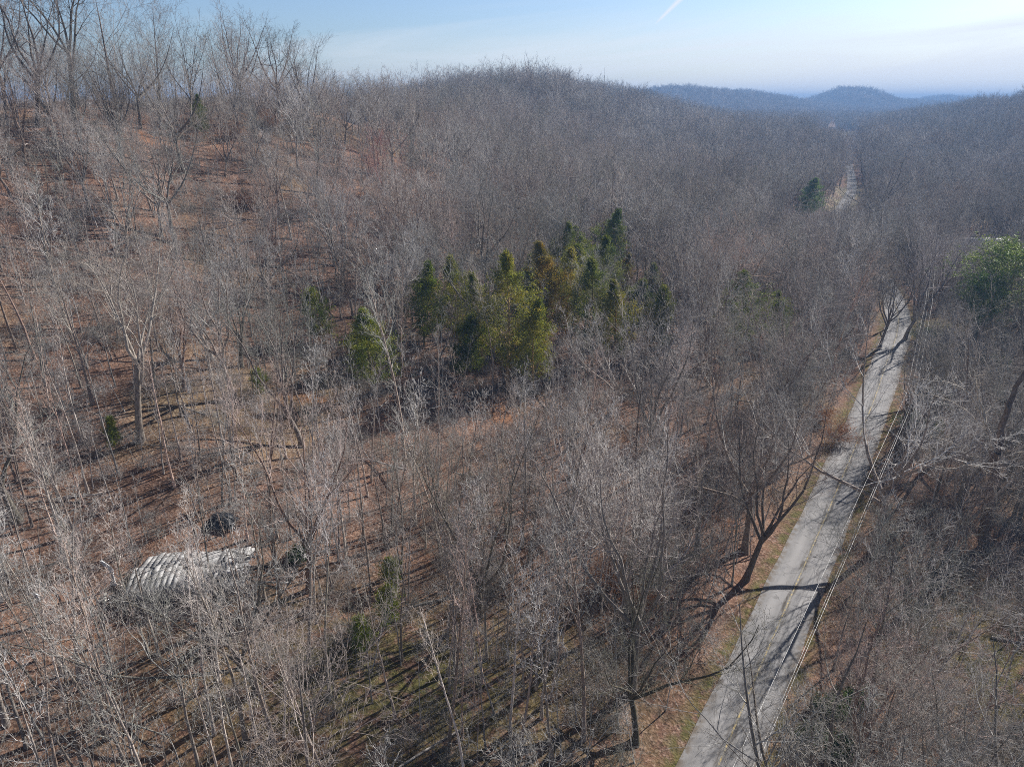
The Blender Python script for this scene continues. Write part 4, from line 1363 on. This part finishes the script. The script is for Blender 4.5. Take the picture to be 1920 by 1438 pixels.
# ------------------------------------------------------------------ collapsed house
hxp, hyp = RUIN_XY
z0 = hz(hxp, hyp)
ruin = empty('collapsed_house', (hxp, hyp, z0), R(8), 'collapsed grey wooden house with a caved-in pale roof among thin trees', 'ruined house')
rg_ = np.random.default_rng(5)
b = Build()          # sagging roof of overlapping pale sheets
for i in range(21):
    for j in (-1, 1):
        x = -4.6 + i * .44
        if rg_.uniform() < (.07 if i < 14 else .3): continue
        sag = .35 * math.exp(-((x - .8) / 1.3) ** 2) + (.5 if x > 3 else 0) * (x - 3) / 2
        z = 1.45 - sag + rg_.normal(0, .03)
        box(b, (x + rg_.normal(0, .01), j * 1.28 + rg_.normal(0, .05), z - .3), (.42, 2.75 + rg_.normal(0, .08), .025), rz=rg_.normal(0, .03), ry=rg_.normal(0, .018), rx=-j * .17 + rg_.normal(0, .03))
box(b, (0, 1.3, .92), (8.6, 2.5, .04), rx=-.17); box(b, (0, -1.3, .90), (8.6, 2.5, .04), rx=.17)
link('roof', b.mesh('roof', [M_TIN]), ruin)
b = Build()
for k in range(46):
    box(b, (-4.6 + k * .2 + rg_.normal(0, .02), -2.7 + rg_.normal(0, .05), .6 + rg_.normal(0, .12)), (.17, .03, 1.5 + rg_.normal(0, .3)), ry=rg_.normal(0, .07), rx=.22 + rg_.normal(0, .1))
link('front_wall', b.mesh('front_wall', [M_GREYWOOD]), ruin)
b = Build()
for k in range(22):
    box(b, (-4.9 + rg_.normal(0, .05), -2.3 + k * .21, .7), (.03, .18, 1.6 + rg_.normal(0, .35)), ry=.12 + rg_.normal(0, .06))
link('end_wall', b.mesh('end_wall', [M_DARKWOOD]), ruin)
b = Build()
for k in range(9):
    box(b, (4.2 + rg_.uniform(-.6, 1.8), rg_.uniform(-2, 2), .9 + rg_.uniform(-.3, .4)), (rg_.uniform(2, 4), .09, .14), rz=rg_.normal(.15, .5), ry=rg_.normal(.15, .15))
link('rafters', b.mesh('rafters', [M_DARKWOOD]), ruin)
b = Build(); box(b, (3.4, -.6, .95), (2.2, 2.0, .05), rz=.1, ry=.12, rx=-.3); link('slab', b.mesh('slab', [simple('slate_grey_panel', (.22, .21, .23), .8, .2)]), ruin)
# boards thrown about it: each can be lifted away
for k, (dx, dy, L_, az_b, ti) in enumerate(((3.2, .9, 2.8, .35, .15), (4.4, .2, 2.4, .1, .05), (6.6, -.4, 3.0, -.05, .02), (5.4, -1.6, 1.8, .6, .1), (1.6, -3.6, 2.4, .5, .03), (2.6, -4.2, 1.6, .9, .05), (-5.9, -3.3, 1.7, 2.0, .3),
                                            (7.6, .6, 1.5, .25, .05), (5.8, 1.4, 2.0, -.4, .1), (.4, -4.4, 1.5, 1.3, .05))):
    b = Build(); box(b, (0, 0, 0), (L_, .22, .035)); box(b, (L_ * .1, .02, .03), (L_ * .5, .09, .025), rz=.06)
    x, y = hxp + dx, hyp + dy
    o = link('loose_board', b.mesh('loose_board', [M_PALEBOARD if k % 3 != 2 else M_GREYWOOD]), None, (x, y, hz(x, y) + .25 + (.9 if k < 2 else 0)))
    o.rotation_euler = (rg_.normal(0, .1), -ti, az_b)
    tag(o, ('pale board slanting off the fallen roof at its right end', 'second pale board lying against the fallen roof at the right', 'long grey plank on the leaves right of the collapsed house', 'pale plank in front of the right end of the collapsed house',
            'pale plank lying before the front wall of the collapsed house', 'grey plank lowest in front of the collapsed house', 'short board at the left corner of the collapsed house', 'farthest pale board right of the collapsed house',
            'board lying behind the right end of the collapsed house', 'short plank nearest the viewer before the collapsed house')[k], 'board', 'boards scattered round the collapsed house')


def rag(name, px, py, hgt, wid, mat, label, cat, curl=.9, seed=3):
    """a crumpled upright sheet caught on a stub"""
    g = ground_at(px, py); rg = np.random.default_rng(seed)
    n, m_ = 12, 5
    V = []
    for i in range(n):
        t = i / (n - 1); cx_ = math.sin(t * 3) * .25 - curl * max(0, t - .7) * 1.6; w = wid * (.7 + .4 * math.sin(t * 9 + 1)) * (1 - .4 * t)
        for j in range(m_):
            a = (j / (m_ - 1) - .5)
            V.append((cx_ + a * w, math.cos(a * 3) * .18 + rg.normal(0, .03), t * hgt + rg.normal(0, .03)))
    V = np.array(V); V2 = V + np.array([[.0, .03, .0]])
    ii = np.arange(n * m_).reshape(n, m_)
    F = np.stack([ii[:-1, :-1], ii[:-1, 1:], ii[1:, 1:], ii[1:, :-1]], -1).reshape(-1, 4)
    b = Build(); b.add(V, F); b.add(V2, F[:, ::-1])
    o = link(name, b.mesh(name, [mat], True), None, (g[0], g[1], hz(*g) - .05)); tag(o, label, cat)
    return o


rag('torn_sheet', 212, 1105, 2.6, .55, M_WHITE, 'tall torn white sheet standing curled at the left of the collapsed house', 'sheet')
rag('white_bag', 72, 1142, .8, .6, M_WHITE, 'small crumpled white bag caught low on a pole tree at lower left', 'bag', .2, 8)


def tarp(name, px, py, sx, sy, sz, mat, label, cat):
    g = ground_at(px, py); n = 14
    a = np.linspace(-1, 1, n); A, B_ = np.meshgrid(a, a)
    H_ = sz * (1 - np.abs(A) ** 3) * (1 - np.abs(B_) ** 3) + np.random.default_rng(4).normal(0, .05, A.shape)
    V = np.stack([A * sx, B_ * sy, np.maximum(H_, -.05)], -1).reshape(-1, 3); ii = np.arange(n * n).reshape(n, n)
    F = np.stack([ii[:-1, :-1], ii[:-1, 1:], ii[1:, 1:], ii[1:, :-1]], -1).reshape(-1, 4)
    b = Build(); b.add(V, F); o = link(name, b.mesh(name, [mat], True), None, (g[0], g[1], hz(*g))); tag(o, label, cat)
    return o


tarp('black_tarpaulin', 418, 995, 1.3, 1.0, 1.0, M_BLACKPLASTIC, 'dark blue-black tarpaulin heap on the leaves behind the collapsed house', 'tarpaulin')

# ------------------------------------------------------------------ homestead at the right
def gable_house(name, x, y, rz, L_, W_, Hh, roof_h, roof_m, wall_m, label, cat, group=None, trailer=False):
    e = empty(name, (x, y, hz(x, y) - .1), rz, label, cat, group)
    b = Build(); box(b, (0, 0, Hh / 2), (L_, W_, Hh))
    V = np.array([(-L_ / 2, -W_ / 2, Hh), (-L_ / 2, W_ / 2, Hh), (-L_ / 2, 0, Hh + roof_h * .95), (L_ / 2, -W_ / 2, Hh), (L_ / 2, W_ / 2, Hh), (L_ / 2, 0, Hh + roof_h * .95)])
    b.add(V, np.array([(0, 1, 2)])); b.add(V, np.array([(3, 5, 4)]))
    link('wall', b.mesh('wall', [wall_m]), e)
    b = Build(); o_ = .35
    for sg in (-1, 1):
        sl = math.atan2(roof_h, W_ / 2); ln = math.hypot(roof_h, W_ / 2) + o_
        box(b, (0, sg * (W_ / 4 + o_ / 2 * math.cos(sl)), Hh + roof_h / 2 + .08 - o_ / 2 * math.sin(sl)), (L_ + 2 * o_, ln, .1), rx=-sg * sl)
    link('roof', b.mesh('roof', [roof_m]), e)
    for k in range(3):
        b = Build(); box(b, (-L_ * .32 + k * L_ * .32, -W_ / 2 - .02, Hh * .55), (1.2, .06, 1.0))
        f = link('window', b.mesh('window', [M_WHITE]), e)
        b = Build(); box(b, (-L_ * .32 + k * L_ * .32, -W_ / 2 - .06, Hh * .55), (1.0, .03, .82)); link('pane', b.mesh('pane', [M_DARK]), f)
    b = Build(); box(b, (L_ * .15, -W_ / 2 - .03, 1.0), (.95, .07, 2.0)); link('door', b.mesh('door', [M_WHITE]), e)
    return e


gable_house('mobile_home', 143, 207, R(-6), 12.5, 4.2, 2.7, .8, M_WHITE, M_WALL, 'long low mobile home with a white roof behind bare trees at right', 'mobile home')
gable_house('farmhouse', 166, 224, R(-4), 17, 8, 3.0, 2.0, M_GREYROOF, M_WALL, 'dark-roofed house behind the white-roofed mobile home', 'house')


def shed(x, y, label):
    e = empty('garden_shed', (x, y, hz(x, y) - .05), R(10), label, 'shed')
    b = Build(); box(b, (0, 0, 1.1), (3, 2.4, 2.2)); link('wall', b.mesh('wall', [M_WALL]), e)
    b = Build(); box(b, (0, 0, 2.3), (3.4, 2.9, .12), rx=.15); link('roof', b.mesh('roof', [M_WHITE]), e)
    b = Build(); box(b, (0, -1.22, .95), (.9, .05, 1.8)); link('door', b.mesh('door', [M_DARK]), e)


shed(151, 198, 'little pale shed at the right end of the mobile home')

# ------------------------------------------------------------------ mast on the far ridge
x, y = azpt(1131, 520); z = hz(x, y)
e = empty('antenna_mast', (x, y, z), 0, 'thin antenna mast poking above the far ridge', 'mast')
b = Build()
for q in range(3):
    a = q * 2.094; V, F = tube_path([(.5 * math.cos(a), .5 * math.sin(a), -1), (.12 * math.cos(a), .12 * math.sin(a), 32)], .07, 4); b.add(V, F)
for k in range(16):
    r__ = .5 - .38 * k / 16
    for q in range(3):
        a, c = q * 2.094, (q + 1) * 2.094
        V, F = tube_path([(r__ * math.cos(a), r__ * math.sin(a), k * 2), (r__ * math.cos(c), r__ * math.sin(c), k * 2 + 2)], .04, 3); b.add(V, F)
link('lattice', b.mesh('lattice', [M_POLE]), e)
b = Build(); V, F = tube_path([(0, 0, 31), (0, 0, 37)], .05, 5); b.add(V, F); link('aerial', b.mesh('aerial', [M_POLE]), e)

# ------------------------------------------------------------------ haze
hm = bpy.data.materials.new('haze'); hm.use_nodes = True
hn = hm.node_tree.nodes; hn.clear()
ho = hn.new('ShaderNodeOutputMaterial'); pv = hn.new('ShaderNodeVolumePrincipled')
pv.inputs['Color'].default_value = (.30, .52, .90, 1); pv.inputs['Density'].default_value = .0004
pv.inputs['Anisotropy'].default_value = .1
hm.node_tree.links.new(pv.outputs[0], ho.inputs['Volume'])
b = Build(); box(b, (1200, 2400, 34.5), (12000, 5600, 89)); hzo = link('haze', b.mesh('haze', [hm])); tag(hzo, kind='stuff')
